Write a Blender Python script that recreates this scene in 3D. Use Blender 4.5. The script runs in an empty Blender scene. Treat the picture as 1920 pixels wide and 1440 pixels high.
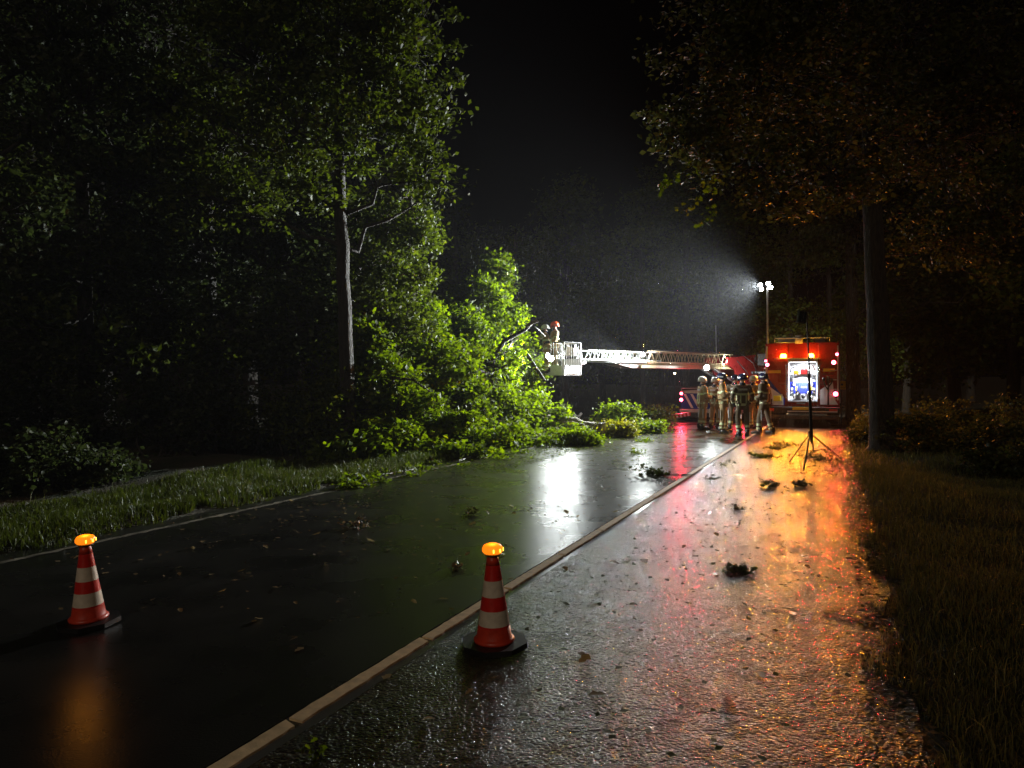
import bpy, bmesh, math, random
import numpy as np
from mathutils import Vector, Matrix, Euler

SC = bpy.context.scene
COL = SC.collection
rad = math.radians
random.seed(7)
RS = np.random.RandomState(11)

# ------------------------------------------------------------------ camera, world, fill light, exposure
cam_d = bpy.data.cameras.new('camera')
cam_d.sensor_width = 36.0
cam_d.lens = 24.94
cam_d.clip_start = 0.05
cam_d.clip_end = 1000.0
cam = bpy.data.objects.new('camera', cam_d)
COL.objects.link(cam)
cam.location = (0, 0, 1.6)
cam.rotation_euler = (rad(90 - 0.2), 0, 0)
SC.camera = cam

world = bpy.data.worlds.new('World')
SC.world = world
world.use_nodes = True
wnt = world.node_tree
bg = wnt.nodes['Background']
sky = wnt.nodes.new('ShaderNodeTexSky')
sky.sky_type = 'NISHITA'
sky.sun_disc = False
sky.sun_elevation = rad(-4)
sky.sun_rotation = rad(170)
wnt.links.new(sky.outputs[0], bg.inputs['Color'])
bg.inputs['Strength'].default_value = 0.012

rear_fill = bpy.data.lights.new('rear_fill', 'SUN')
rear_fill.energy = 0.28
rear_fill.angle = rad(4)
rear_fill.color = (1.0, 0.80, 0.60)
mo = bpy.data.objects.new('rear_fill', rear_fill)
COL.objects.link(mo)
mo.rotation_euler = (rad(64), 0, rad(-16))      # added fill, low from behind the camera, to brighten cones and verge

SC.view_settings.view_transform = 'Standard'
SC.view_settings.look = 'None'
SC.view_settings.exposure = 0.0
SC.view_settings.gamma = 1.0
SC.view_settings.use_curve_mapping = False
SC.render.engine = 'CYCLES'
SC.cycles.max_bounces = 6
SC.cycles.diffuse_bounces = 2
SC.cycles.glossy_bounces = 3
SC.cycles.transmission_bounces = 3
SC.cycles.transparent_max_bounces = 6
SC.cycles.volume_bounces = 0
SC.cycles.sample_clamp_indirect = 4.0
SC.cycles.use_denoising = True

# ------------------------------------------------------------------ frame of the road
N = Vector((0.9084, -0.4180, 0)); N.normalize()
U = Vector((-N.y, N.x, 0))
YAW = -math.atan2(U.x, U.y)
def R(t, s, z=0.0):
    p = N * t + U * s
    return Vector((p.x, p.y, z))
def TS(x, y):
    return x * N.x + y * N.y, x * U.x + y * U.y
def P(px, py, d):
    """a point seen at pixel px,py of the 1920 photograph, d metres ahead"""
    return Vector(((px - 960) / 1330 * d, d, 1.6 - (py - 715) / 1330 * d))
T_KERB, T_RIGHT, T_LEFT = -2.38, 0.36, -7.05

# ------------------------------------------------------------------ materials
MATS = {}
def new_mat(name):
    m = bpy.data.materials.new(name); m.use_nodes = True
    MATS[name] = m
    nt = m.node_tree
    return m, nt, nt.nodes['Principled BSDF']
def pm(name, col, rough=0.5, metal=0.0, emit=None, es=0.0, noise=0.0, nscale=8.0, bump=0.0, bscale=40.0, spec=0.5, coat=0.0):
    m, nt, b = new_mat(name)
    b.inputs['Base Color'].default_value = (*col, 1)
    b.inputs['Roughness'].default_value = rough
    b.inputs['Metallic'].default_value = metal
    b.inputs['Specular IOR Level'].default_value = spec
    b.inputs['Coat Weight'].default_value = coat
    b.inputs['Coat Roughness'].default_value = 0.08
    if emit is not None:
        b.inputs['Emission Color'].default_value = (*emit, 1)
        b.inputs['Emission Strength'].default_value = es
    if noise > 0 or bump > 0:
        tc = nt.nodes.new('ShaderNodeTexCoord')
    if noise > 0:
        n = nt.nodes.new('ShaderNodeTexNoise'); n.inputs['Scale'].default_value = nscale; n.inputs['Detail'].default_value = 5
        nt.links.new(tc.outputs['Object'], n.inputs['Vector'])
        r = nt.nodes.new('ShaderNodeValToRGB')
        r.color_ramp.elements[0].position = 0.3; r.color_ramp.elements[1].position = 0.7
        r.color_ramp.elements[0].color = (*[c * (1 - noise) for c in col], 1)
        r.color_ramp.elements[1].color = (*[min(1, c * (1 + noise * 0.6)) for c in col], 1)
        nt.links.new(n.outputs['Fac'], r.inputs[0]); nt.links.new(r.outputs[0], b.inputs['Base Color'])
        mr = nt.nodes.new('ShaderNodeMapRange')
        mr.inputs['To Min'].default_value = max(0.03, rough - 0.12); mr.inputs['To Max'].default_value = min(1, rough + 0.15)
        nt.links.new(n.outputs['Fac'], mr.inputs['Value']); nt.links.new(mr.outputs[0], b.inputs['Roughness'])
    if bump > 0:
        n2 = nt.nodes.new('ShaderNodeTexNoise'); n2.inputs['Scale'].default_value = bscale; n2.inputs['Detail'].default_value = 3
        nt.links.new(tc.outputs['Object'], n2.inputs['Vector'])
        bp = nt.nodes.new('ShaderNodeBump'); bp.inputs['Strength'].default_value = 0.6; bp.inputs['Distance'].default_value = bump
        nt.links.new(n2.outputs['Fac'], bp.inputs['Height']); nt.links.new(bp.outputs[0], b.inputs['Normal'])
    return m

RED = pm('red_paint', (0.26, 0.010, 0.010), 0.28, noise=0.25, nscale=3, coat=0.5)
WHITE = pm('white_paint', (0.72, 0.73, 0.74), 0.35, noise=0.12, nscale=5)
BLUE = pm('blue_foil', (0.02, 0.035, 0.28), 0.6, spec=0.2)
DARK = pm('black_plastic', (0.012, 0.012, 0.013), 0.45, noise=0.2)
GREY = pm('dark_grey_metal', (0.07, 0.07, 0.075), 0.4, 0.6, noise=0.3)
ALU = pm('aluminium', (0.62, 0.62, 0.60), 0.38, 0.55, noise=0.15, nscale=12)
CHROME = pm('polished_metal', (0.7, 0.7, 0.7), 0.15, 1.0)
RUBBER = pm('tyre_rubber', (0.015, 0.015, 0.015), 0.6, bump=0.004, bscale=60)
GLASS = pm('dark_glass', (0.02, 0.025, 0.03), 0.06, spec=0.8)
YELLOW = pm('yellow_plastic', (0.75, 0.52, 0.04), 0.35)
YELL_REFL = pm('yellow_reflector', (0.9, 0.8, 0.08), 0.25, emit=(0.9, 0.8, 0.05), es=0.0)
CANVAS = pm('hose_fabric', (0.55, 0.5, 0.42), 0.8, noise=0.2, nscale=30)
CONE_RED = pm('cone_red_foil', (0.62, 0.022, 0.014), 0.3, noise=0.12, nscale=25, bump=0.0008, bscale=160)
CONE_WHITE = pm('cone_white_foil', (0.68, 0.60, 0.48), 0.35, noise=0.15, nscale=30, bump=0.0006, bscale=200)
CONE_BASE = pm('cone_red_rubber', (0.60, 0.05, 0.02), 0.4, noise=0.2, nscale=20)
SKIN = pm('skin', (0.52, 0.30, 0.21), 0.5, noise=0.08, nscale=20)
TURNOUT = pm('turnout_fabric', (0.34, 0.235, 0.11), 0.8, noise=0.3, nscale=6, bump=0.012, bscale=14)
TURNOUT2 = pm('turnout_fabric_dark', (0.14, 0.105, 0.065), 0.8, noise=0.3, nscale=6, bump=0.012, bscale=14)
NAVY = pm('navy_fabric', (0.014, 0.016, 0.03), 0.75, bump=0.008, bscale=14)
REFL = pm('reflective_tape', (0.62, 0.68, 0.40), 0.45, noise=0.15, nscale=30)
SILVER = pm('silver_tape', (0.6, 0.6, 0.62), 0.4)
BOOT = pm('boot_leather', (0.02, 0.018, 0.016), 0.4)
HELM_BLUE = pm('dark_blue_helmet', (0.018, 0.024, 0.07), 0.22, coat=0.5)
HELM_WHITE = pm('white_helmet', (0.75, 0.75, 0.72), 0.25, coat=0.5)
HELM_ORANGE = pm('orange_helmet', (0.80, 0.09, 0.02), 0.28, coat=0.5)
CUTWOOD = pm('cut_wood', (0.50, 0.42, 0.30), 0.7, noise=0.25, nscale=14)
MUD = pm('soil', (0.035, 0.026, 0.018), 0.8, noise=0.5, nscale=3, bump=0.05, bscale=6)

def emis(name, col, s, base=(0.8, 0.8, 0.8)):
    return pm(name, base, 0.3, emit=col, es=s)
E_WHITE = emis('lit_white_lens', (0.95, 0.97, 1.0), 90)
E_INNER = emis('lit_compartment_strip', (0.86, 0.92, 1.0), 5)
E_RED = emis('lit_red_lens', (1.0, 0.05, 0.09), 45, (0.5, 0.02, 0.02))
E_AMBER = emis('lit_amber_lens', (1.0, 0.42, 0.02), 60, (0.7, 0.3, 0.02))
E_CONE = emis('cone_lamp_lens', (1.0, 0.22, 0.006), 1.1, (0.8, 0.35, 0.02))
E_CONE_HOT = emis('cone_lamp_led', (1.0, 0.50, 0.05), 5, (0.8, 0.35, 0.02))
E_WARM = emis('lit_warm_lens', (1.0, 0.85, 0.45), 30)

# bark
def bark(name, c0, c1, wet=0.55):
    m, nt, b = new_mat(name)
    tc = nt.nodes.new('ShaderNodeTexCoord'); mp = nt.nodes.new('ShaderNodeMapping')
    mp.inputs['Scale'].default_value = (6, 6, 1.1)
    nt.links.new(tc.outputs['Object'], mp.inputs['Vector'])
    n = nt.nodes.new('ShaderNodeTexNoise'); n.inputs['Scale'].default_value = 4.5; n.inputs['Detail'].default_value = 8; n.inputs['Roughness'].default_value = 0.65
    nt.links.new(mp.outputs[0], n.inputs['Vector'])
    r = nt.nodes.new('ShaderNodeValToRGB'); r.color_ramp.elements[0].position = 0.38; r.color_ramp.elements[1].position = 0.66
    r.color_ramp.elements[0].color = (*c0, 1); r.color_ramp.elements[1].color = (*c1, 1)
    nt.links.new(n.outputs['Fac'], r.inputs[0]); nt.links.new(r.outputs[0], b.inputs['Base Color'])
    bp = nt.nodes.new('ShaderNodeBump'); bp.inputs['Strength'].default_value = 1.0; bp.inputs['Distance'].default_value = 0.10
    nt.links.new(n.outputs['Fac'], bp.inputs['Height']); nt.links.new(bp.outputs[0], b.inputs['Normal'])
    b.inputs['Roughness'].default_value = wet
    return m
BARK = bark('oak_bark', (0.015, 0.012, 0.009), (0.066, 0.056, 0.042), .8)
BARK_DARK = bark('wet_dark_bark', (0.012, 0.010, 0.008), (0.05, 0.04, 0.03), 0.7)
BARK_RED = bark('reddish_bark', (0.03, 0.015, 0.01), (0.10, 0.045, 0.025))
BARK_PALE = bark('pale_branch_bark', (0.14, 0.12, 0.08), (0.42, 0.38, 0.28))

def leafmat(name, dark, light, yellow, transl=0.35, rough=0.5):
    m, nt, b = new_mat(name)
    at = nt.nodes.new('ShaderNodeAttribute'); at.attribute_name = 'tint'
    r = nt.nodes.new('ShaderNodeValToRGB')
    e = r.color_ramp.elements
    e[0].position = 0.0; e[0].color = (*dark, 1); e[1].position = 1.0; e[1].color = (*yellow, 1)
    k = r.color_ramp.elements.new(0.72); k.color = (*light, 1)
    nt.links.new(at.outputs['Fac'], r.inputs[0]); nt.links.new(r.outputs[0], b.inputs['Base Color'])
    b.inputs['Roughness'].default_value = rough; b.inputs['Specular IOR Level'].default_value = 0.2
    tr = nt.nodes.new('ShaderNodeBsdfTranslucent')
    hs = nt.nodes.new('ShaderNodeHueSaturation'); hs.inputs['Value'].default_value = 2.2; hs.inputs['Saturation'].default_value = 1.1
    nt.links.new(r.outputs[0], hs.inputs['Color']); nt.links.new(hs.outputs[0], tr.inputs['Color'])
    mx = nt.nodes.new('ShaderNodeMixShader'); mx.inputs[0].default_value = transl
    nt.links.new(b.outputs[0], mx.inputs[1]); nt.links.new(tr.outputs[0], mx.inputs[2])
    nt.links.new(mx.outputs[0], nt.nodes['Material Output'].inputs['Surface'])
    return m
LEAF = leafmat('oak_leaves', (0.032, 0.044, 0.007), (0.075, 0.098, 0.012), (0.15, 0.15, 0.02))
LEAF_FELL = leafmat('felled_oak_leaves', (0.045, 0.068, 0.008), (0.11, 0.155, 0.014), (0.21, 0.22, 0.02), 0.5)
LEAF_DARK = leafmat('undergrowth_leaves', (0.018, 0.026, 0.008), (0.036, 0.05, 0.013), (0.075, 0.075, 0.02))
LEAF_BROWN = leafmat('autumn_leaves', (0.03, 0.038, 0.011), (0.062, 0.068, 0.018), (0.13, 0.10, 0.028))
LEAF_YEL = leafmat('yellow_leaves', (0.10, 0.11, 0.015), (0.20, 0.19, 0.02), (0.32, 0.26, 0.03))
LEAF_DEAD = leafmat('dead_leaves', (0.10, 0.065, 0.035), (0.28, 0.20, 0.11), (0.45, 0.36, 0.16), 0.1, 0.3)
GRASS = leafmat('grass_blades', (0.024, 0.034, 0.006), (0.055, 0.072, 0.010), (0.12, 0.11, 0.03), 0.3, 0.45)

GRASS_DRY = leafmat('autumn_grass_blades', (0.055, 0.056, 0.018), (0.12, 0.12, 0.04), (0.24, 0.21, 0.09), 0.3, 0.55)
# ------------------------------------------------------------------ object helpers
def ob(name, data, parent=None, loc=None, rot=None):
    o = bpy.data.objects.new(name, data)
    COL.objects.link(o)
    if parent is not None: o.parent = parent
    if loc is not None: o.location = loc
    if rot is not None: o.rotation_euler = rot
    return o
def tag(o, label, cat, group=None, kind=None):
    if label: o['label'] = label
    if cat: o['category'] = cat
    if group: o['group'] = group
    if kind: o['kind'] = kind
    return o
def thing(name, label, cat, loc=(0, 0, 0), rotz=0.0, group=None):
    return tag(ob(name, None, None, loc, (0, 0, rotz)), label, cat, group)
def mesh_np(name, V, F, mat, smooth=False):
    """V (n,3); F (m,k) faces all with k corners"""
    me = bpy.data.meshes.new(name)
    V = np.asarray(V, dtype=np.float32); F = np.asarray(F, dtype=np.int32)
    k = F.shape[1]
    me.vertices.add(len(V)); me.vertices.foreach_set('co', V.ravel())
    me.loops.add(F.size); me.loops.foreach_set('vertex_index', F.ravel())
    me.polygons.add(len(F)); me.polygons.foreach_set('loop_start', np.arange(0, F.size, k, dtype=np.int32))
    if smooth: me.polygons.foreach_set('use_smooth', np.ones(len(F), dtype=bool))
    me.update(calc_edges=True)
    if mat: me.materials.append(mat)
    return me
class MB:
    """collects shapes into one mesh"""
    def __init__(s): s.v = []; s.f = []; s.sm = []
    def add(s, vs, fs, smooth=False):
        o = len(s.v); s.v += [tuple(v) for v in vs]
        s.f += [tuple(i + o for i in f) for f in fs]; s.sm += [smooth] * len(fs)
        return s
    def box(s, c, d, rot=None, bev=0.0):
        x, y, z = [k / 2 for k in d]
        if bev <= 0:
            vs = [Vector((i * x, j * y, k * z)) for i in (-1, 1) for j in (-1, 1) for k in (-1, 1)]
            fs = [(0, 1, 3, 2), (4, 6, 7, 5), (0, 4, 5, 1), (2, 3, 7, 6), (0, 2, 6, 4), (1, 5, 7, 3)]
        else:
            bm = bmesh.new(); bmesh.ops.create_cube(bm, size=1, matrix=Matrix.Diagonal((d[0], d[1], d[2], 1)))
            bmesh.ops.bevel(bm, geom=bm.edges[:], offset=bev, segments=2, profile=0.6, affect='EDGES')
            bm.verts.index_update()
            vs = [v.co.copy() for v in bm.verts]; fs = [tuple(v.index for v in f.verts) for f in bm.faces]; bm.free()
        M = Euler(rot).to_matrix() if rot else Matrix.Identity(3)
        return s.add([M @ v + Vector(c) for v in vs], fs, False)
    def tube(s, pts, rr, n=8, cap=True, smooth=True):
        pts = [Vector(p) for p in pts]
        if not hasattr(rr, '__len__'): rr = [rr] * len(pts)
        vs = []; fs = []
        up = Vector((0, 0, 1)); prev = None
        for i, p in enumerate(pts):
            t = (pts[min(i + 1, len(pts) - 1)] - pts[max(i - 1, 0)])
            if t.length < 1e-9: t = Vector((0, 0, 1))
            t.normalize()
            if prev is None:
                a = t.cross(up if abs(t.z) < 0.9 else Vector((1, 0, 0))).normalized()
            else:
                a = (prev - t * prev.dot(t))
                a = a.normalized() if a.length > 1e-6 else t.cross(up).normalized()
            prev = a; b = t.cross(a)
            for k in range(n):
                q = 2 * math.pi * k / n
                vs.append(p + (a * math.cos(q) + b * math.sin(q)) * rr[i])
        for i in range(len(pts) - 1):
            for k in range(n):
                k2 = (k + 1) % n
                fs.append((i * n + k, i * n + k2, (i + 1) * n + k2, (i + 1) * n + k))
        s.add(vs, fs, smooth)
        if cap:
            o = len(s.v) - len(vs)
            s.f += [tuple(o + k for k in range(n - 1, -1, -1)), tuple(o + (len(pts) - 1) * n + k for k in range(n))]
            s.sm += [False, False]
        return s
    def lathe(s, prof, n=32, c=(0, 0, 0), ribs=None, axis='z', smooth=True, cap=True):
        vs = []; fs = []
        for r, z in prof:
            for k in range(n):
                q = 2 * math.pi * k / n
                rr = r
                if ribs and r > 1e-4: rr = r * (1 + ribs[1] * math.cos(ribs[0] * q))
                p = Vector((rr * math.cos(q), rr * math.sin(q), z))
                if axis == 'x': p = Vector((p.z, p.x, p.y))
                if axis == 'y': p = Vector((p.x, p.z, p.y))
                vs.append(p + Vector(c))
        for i in range(len(prof) - 1):
            for k in range(n):
                k2 = (k + 1) % n
                fs.append((i * n + k, i * n + k2, (i + 1) * n + k2, (i + 1) * n + k))
        s.add(vs, fs, smooth)
        if cap:
            o = len(s.v) - len(vs)
            if prof[0][0] > 1e-4: s.f.append(tuple(o + k for k in range(n - 1, -1, -1))); s.sm.append(False)
            if prof[-1][0] > 1e-4: s.f.append(tuple(o + (len(prof) - 1) * n + k for k in range(n))); s.sm.append(False)
        return s
    def prism(s, outline, z0, z1, axis='z'):
        """outline list of (a,b); extruded along axis"""
        def mk(a, b, z):
            return (a, b, z) if axis == 'z' else ((z, a, b) if axis == 'x' else (a, z, b))
        n = len(outline)
        vs = [mk(a, b, z0) for a, b in outline] + [mk(a, b, z1) for a, b in outline]
        fs = [tuple(range(n - 1, -1, -1)), tuple(range(n, 2 * n))] + [(i, (i + 1) % n, n + (i + 1) % n, n + i) for i in range(n)]
        return s.add(vs, fs)
    def me(s, name, mat):
        m = bpy.data.meshes.new(name)
        m.from_pydata(s.v, [], s.f)
        m.polygons.foreach_set('use_smooth', s.sm)
        m.update()
        bm = bmesh.new(); bm.from_mesh(m); bmesh.ops.recalc_face_normals(bm, faces=bm.faces[:]); bm.to_mesh(m); bm.free()
        if mat: m.materials.append(mat)
        return m
    def build(s, name, mat, parent=None, loc=None, rot=None):
        return ob(name, s.me(name, mat), parent, loc, rot)

UNIT = {}
def bar(name, a, b, r, mat, parent, n=6):
    """a round bar between two points; alike bars share one unit mesh"""
    key = (mat.name, n)
    if key not in UNIT:
        UNIT[key] = MB().lathe([(1, 0), (1, 1)], n).me('bar', mat)
    a = Vector(a); b = Vector(b); d = b - a
    o = ob(name, UNIT[key], parent)
    o.rotation_mode = 'QUATERNION'
    o.rotation_quaternion = d.to_track_quat('Z', 'Y')
    o.location = a; o.scale = (r, r, d.length)
    return o
def boxp(name, c, d, mat, parent, rot=None, bev=0.0):
    return MB().box((0, 0, 0), d, None, bev).build(name, mat, parent, c, rot)

def lamp(name, loc, color, power, radius, parent=None, kind='POINT', target=None, angle=150, blend=0.6):
    l = bpy.data.lights.new(name, kind); l.energy = power; l.color = color
    l.shadow_soft_size = radius
    if kind == 'SPOT': l.spot_size = rad(angle); l.spot_blend = blend
    o = ob(name, l, parent, loc)
    if target is not None:
        o.rotation_mode = 'QUATERNION'
        o.rotation_quaternion = (Vector(target) - Vector(loc)).to_track_quat('-Z', 'Y')
    return o

# ------------------------------------------------------------------ foliage
def leaf_arrays(C, size, rs, flat=0.35, lobed=False):
    """C (n,3) leaf bases -> verts, faces, per-vertex tint"""
    n = len(C)
    d = rs.normal(size=(n, 3)); d[:, 2] = d[:, 2] * 0.6 - 0.15
    d /= np.linalg.norm(d, axis=1)[:, None]
    up = rs.normal(size=(n, 3)) * 0.75 + np.array([0, 0, 1.0 * flat + 0.3])
    s = np.cross(d, up); s /= (np.linalg.norm(s, axis=1)[:, None] + 1e-9)
    w = np.cross(s, d)
    sz = size * rs.uniform(0.6, 1.25, n)[:, None]
    tint = np.clip(rs.beta(2, 3, n) + 0, 0, 1)
    if lobed:
        T = [(0, 0, 0), (-.26, .34, .07), (-.17, .46, .03), (-.36, .68, .08), (-.12, .92, .0), (0, 1.02, -.05),
             (.12, .92, .0), (.36, .68, .08), (.17, .46, .03), (.26, .34, .07), (0, .45, -.02)]
        F = [(0, 10, 1), (1, 10, 2), (2, 10, 3), (3, 10, 4), (4, 10, 5), (5, 10, 6), (6, 10, 7), (7, 10, 8), (8, 10, 9), (9, 10, 0)]
    else:
        T = [(0, 0, 0), (-.34, .55, .08), (0, .5, -.03), (.34, .55, .08), (0, 1.0, -.04)]
        F = [(0, 2, 1), (0, 3, 2), (2, 4, 1), (2, 3, 4)]
    k = len(T)
    V = np.zeros((n, k, 3))
    for i, (a, b, c) in enumerate(T):
        V[:, i] = C + sz * (a * s + b * d + c * w)
    F = np.array(F)[None] + (np.arange(n) * k)[:, None, None]
    return V.reshape(-1, 3), F.reshape(-1, 3), np.repeat(tint, k)
def leaf_mesh(name, C, size, mat, rs, lobed=False):
    V, F, t = leaf_arrays(np.asarray(C), size, rs, lobed=lobed)
    me = mesh_np(name, V, F, mat)
    a = me.attributes.new('tint', 'FLOAT', 'POINT'); a.data.foreach_set('value', t.astype(np.float32))
    return me
def clumps(ells, ncl, per, spread, rs, shell=0.45):
    """clump centres inside ellipsoids (cx,cy,cz,rx,ry,rz) biased to the shell; returns clump centres and leaf bases"""
    vol = np.array([e[3] * e[4] * e[5] for e in ells]) ** 0.75; vol /= vol.sum()
    cl = []
    for i, e in enumerate(ells):
        m = max(2, int(round(ncl * vol[i])))
        d = rs.normal(size=(m, 3)); d /= np.linalg.norm(d, axis=1)[:, None]
        r = (shell + (1 - shell) * rs.rand(m)) ** 0.8
        wob = 1 + 0.26 * np.sin(d[:, 0] * 5 + i) * np.cos(d[:, 2] * 6 + 2 * i) + 0.16 * np.sin(d[:, 1] * 11 + 3 * i) + 0.25 * (rs.rand(m) > .9)
        cl.append(np.array(e[:3]) + d * (r * wob)[:, None] * np.array(e[3:6]))
    cl = np.concatenate(cl)
    k = np.maximum(4, (per * rs.gamma(2.2, 1 / 2.2, len(cl))).astype(int))
    idx = np.repeat(np.arange(len(cl)), k)
    sp = spread * rs.uniform(0.6, 1.4, len(cl))
    off = rs.normal(size=(len(idx), 3)) * np.array([1, 1, 0.62])
    L = cl[idx] + off * sp[idx][:, None] * 0.6
    return cl, L
def twig_mesh(name, segs, mat, n=4):
    """segs: list of (a, b, ra, rb) -> open tapered bars, vectorised"""
    A = np.array([s[0] for s in segs], float); B = np.array([s[1] for s in segs], float)
    ra = np.array([s[2] for s in segs]); rb = np.array([s[3] for s in segs])
    t = B - A; t /= (np.linalg.norm(t, axis=1)[:, None] + 1e-9)
    ref = np.where(np.abs(t[:, 2:3]) < 0.9, np.array([[0, 0, 1.0]]), np.array([[1.0, 0, 0]]))
    a = np.cross(t, ref); a /= np.linalg.norm(a, axis=1)[:, None]; b = np.cross(t, a)
    V = np.zeros((len(A), 2 * n, 3))
    for k in range(n):
        q = 2 * math.pi * k / n; o = a * math.cos(q) + b * math.sin(q)
        V[:, k] = A + o * ra[:, None]; V[:, n + k] = B + o * rb[:, None]
    F = np.array([(k, (k + 1) % n, n + (k + 1) % n, n + k) for k in range(n)])[None] + (np.arange(len(A)) * 2 * n)[:, None, None]
    return mesh_np(name, V.reshape(-1, 3), F.reshape(-1, 4), mat, True)
def crooked(a, b, rs, k=6, amp=0.06):
    a = np.array(a, float); b = np.array(b, float); L = np.linalg.norm(b - a)
    pts = [a + (b - a) * i / k + (rs.normal(size=3) * amp * L * (0 < i < k)) for i in range(k + 1)]
    return pts
def connect(cl, hubs, rs, r0=0.02, r1=0.005):
    """thin branches from the nearest hub point to each clump"""
    segs = []
    H = np.array(hubs)
    for c in cl:
        j = np.argmin(((H - c) ** 2).sum(1) + 0.3 * np.maximum(0, H[:, 2] - c[2]) ** 2)
        pts = crooked(H[j], c, rs, 3, 0.09)
        for q in range(3):
            f0 = r0 + (r1 - r0) * q / 3; f1 = r0 + (r1 - r0) * (q + 1) / 3
            segs.append((pts[q], pts[q + 1], f0, f1))
    return segs

def make_tree(name, label, base, top, r0, r1, ells, ncl, per, spread, lsize, seed, leaf=LEAF, brk=BARK, limbs=True, group=None, cat='tree', lobed=False, shell=0.45):
    rs = np.random.RandomState(seed)
    base = np.array(base, float)
    root = thing(name, label, cat, tuple(base), 0, group)
    top = np.array(top, float) - base
    K = 14
    tp = [top * i / K + np.append(rs.normal(size=2) * 0.016 * (0 < i < K), 0) for i in range(K + 1)]
    rr = [r0 + (r1 - r0) * (i / K) for i in range(K + 1)]
    rr[0] = r0 * 1.55; 
    tp.insert(1, tp[0] * 0.8 + tp[1] * 0.2); rr.insert(1, r0 * 1.12)
    tb = MB().tube(tp, rr, 14)
    tr = tb.build('trunk', brk, root)
    E = [tuple(np.array(e[:3]) - base) + tuple(e[3:]) for e in ells]
    cl, L = clumps(E, ncl, per, spread, rs, shell)
    hubs = [p for p in tp[6:]]
    lb = MB()
    for e in E:
        c = np.array(e[:3])
        j = min(range(5, len(tp)), key=lambda q: abs(tp[q][2] - (c[2] - 0.45 * np.linalg.norm(c[:2] - tp[q][:2]))))
        if limbs and np.linalg.norm(c - tp[j]) > 0.5:
            pts = crooked(tp[j], c, rs, 6, 0.05)
            a = min(rr[j] * 0.4, 0.055)
            MB().tube(pts, [a * (1 - 0.75 * q / 6) for q in range(7)], 7).build('limb', brk, root)
            hubs += pts[2:]
        hubs.append(c)
    ob('twigs', twig_mesh('twigs', connect(cl, hubs, rs, 0.022, 0.006), brk, 3), root)
    ob('crown', leaf_mesh('crown', L, lsize, leaf, rs, lobed), root)
    return root

def make_bush(name, label, base, ells, ncl, per, spread, lsize, seed, leaf=LEAF_DARK, group=None, cat='shrub', brk=BARK, lobed=False):
    rs = np.random.RandomState(seed)
    base = np.array(base, float)
    root = thing(name, label, cat, tuple(base), 0, group)
    E = [tuple(np.array(e[:3]) - base) + tuple(e[3:]) for e in ells]
    cl, L = clumps(E, ncl, per, spread, rs, 0.3)
    keep = L[:, 2] > -0.02; L = L[keep]
    segs = []
    hubs = []
    for e in E:
        c = np.array(e[:3]); foot = np.array([c[0] * 0.45, c[1] * 0.45, 0])
        pts = crooked(foot, c, rs, 4, 0.06); hubs += pts[1:]
        for q in range(4): segs.append((pts[q], pts[q + 1], 0.03 - 0.005 * q, 0.025 - 0.005 * q))
    segs += connect(cl, hubs, rs, 0.014, 0.004)
    ob('stems', twig_mesh('stems', segs, brk, 4), root)
    ob('foliage', leaf_mesh('foliage', L, lsize, leaf, rs, lobed), root)
    return root

def grass_mesh(name, Pts, h, w, mat, rs):
    n = len(Pts)
    q = rs.uniform(0, 2 * math.pi, n); side = np.stack([np.cos(q), np.sin(q), 0 * q], 1)
    b = rs.uniform(0, 2 * math.pi, n); lean = np.stack([np.cos(b), np.sin(b), 0 * b], 1) * (rs.uniform(0.1, 0.9, n) * 1.0)[:, None]
    H = (h * rs.uniform(0.45, 1.4, n))[:, None]; W = (w * rs.uniform(0.6, 1.3, n))[:, None]
    up = np.array([[0, 0, 1.0]])
    H = H * (0.55 + 0.6 * (np.sin(Pts[:, 0:1] * 3.1 + 2 * np.sin(Pts[:, 1:2] * 1.7)) * np.cos(Pts[:, 1:2] * 2.6 + Pts[:, 0:1]) * .5 + .5) + 0.9 * (rs.rand(n, 1) > .97))
    V = np.stack([Pts - side * W, Pts + side * W, Pts + (up * 0.6 + lean * 0.25) * H + side * W * 0.7, Pts + (up * 0.6 + lean * 0.25) * H - side * W * 0.7,
                  Pts + (up * 0.9 + lean) * H], 1)
    F3 = np.array([(0, 1, 2), (0, 2, 3), (3, 2, 4)])[None] + (np.arange(n) * 5)[:, None, None]
    me = mesh_np(name, V.reshape(-1, 3), F3.reshape(-1, 3), mat)
    a = me.attributes.new('tint', 'FLOAT', 'POINT'); a.data.foreach_set('value', np.repeat(rs.beta(2, 2.6, n), 5).astype(np.float32))
    return me

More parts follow.
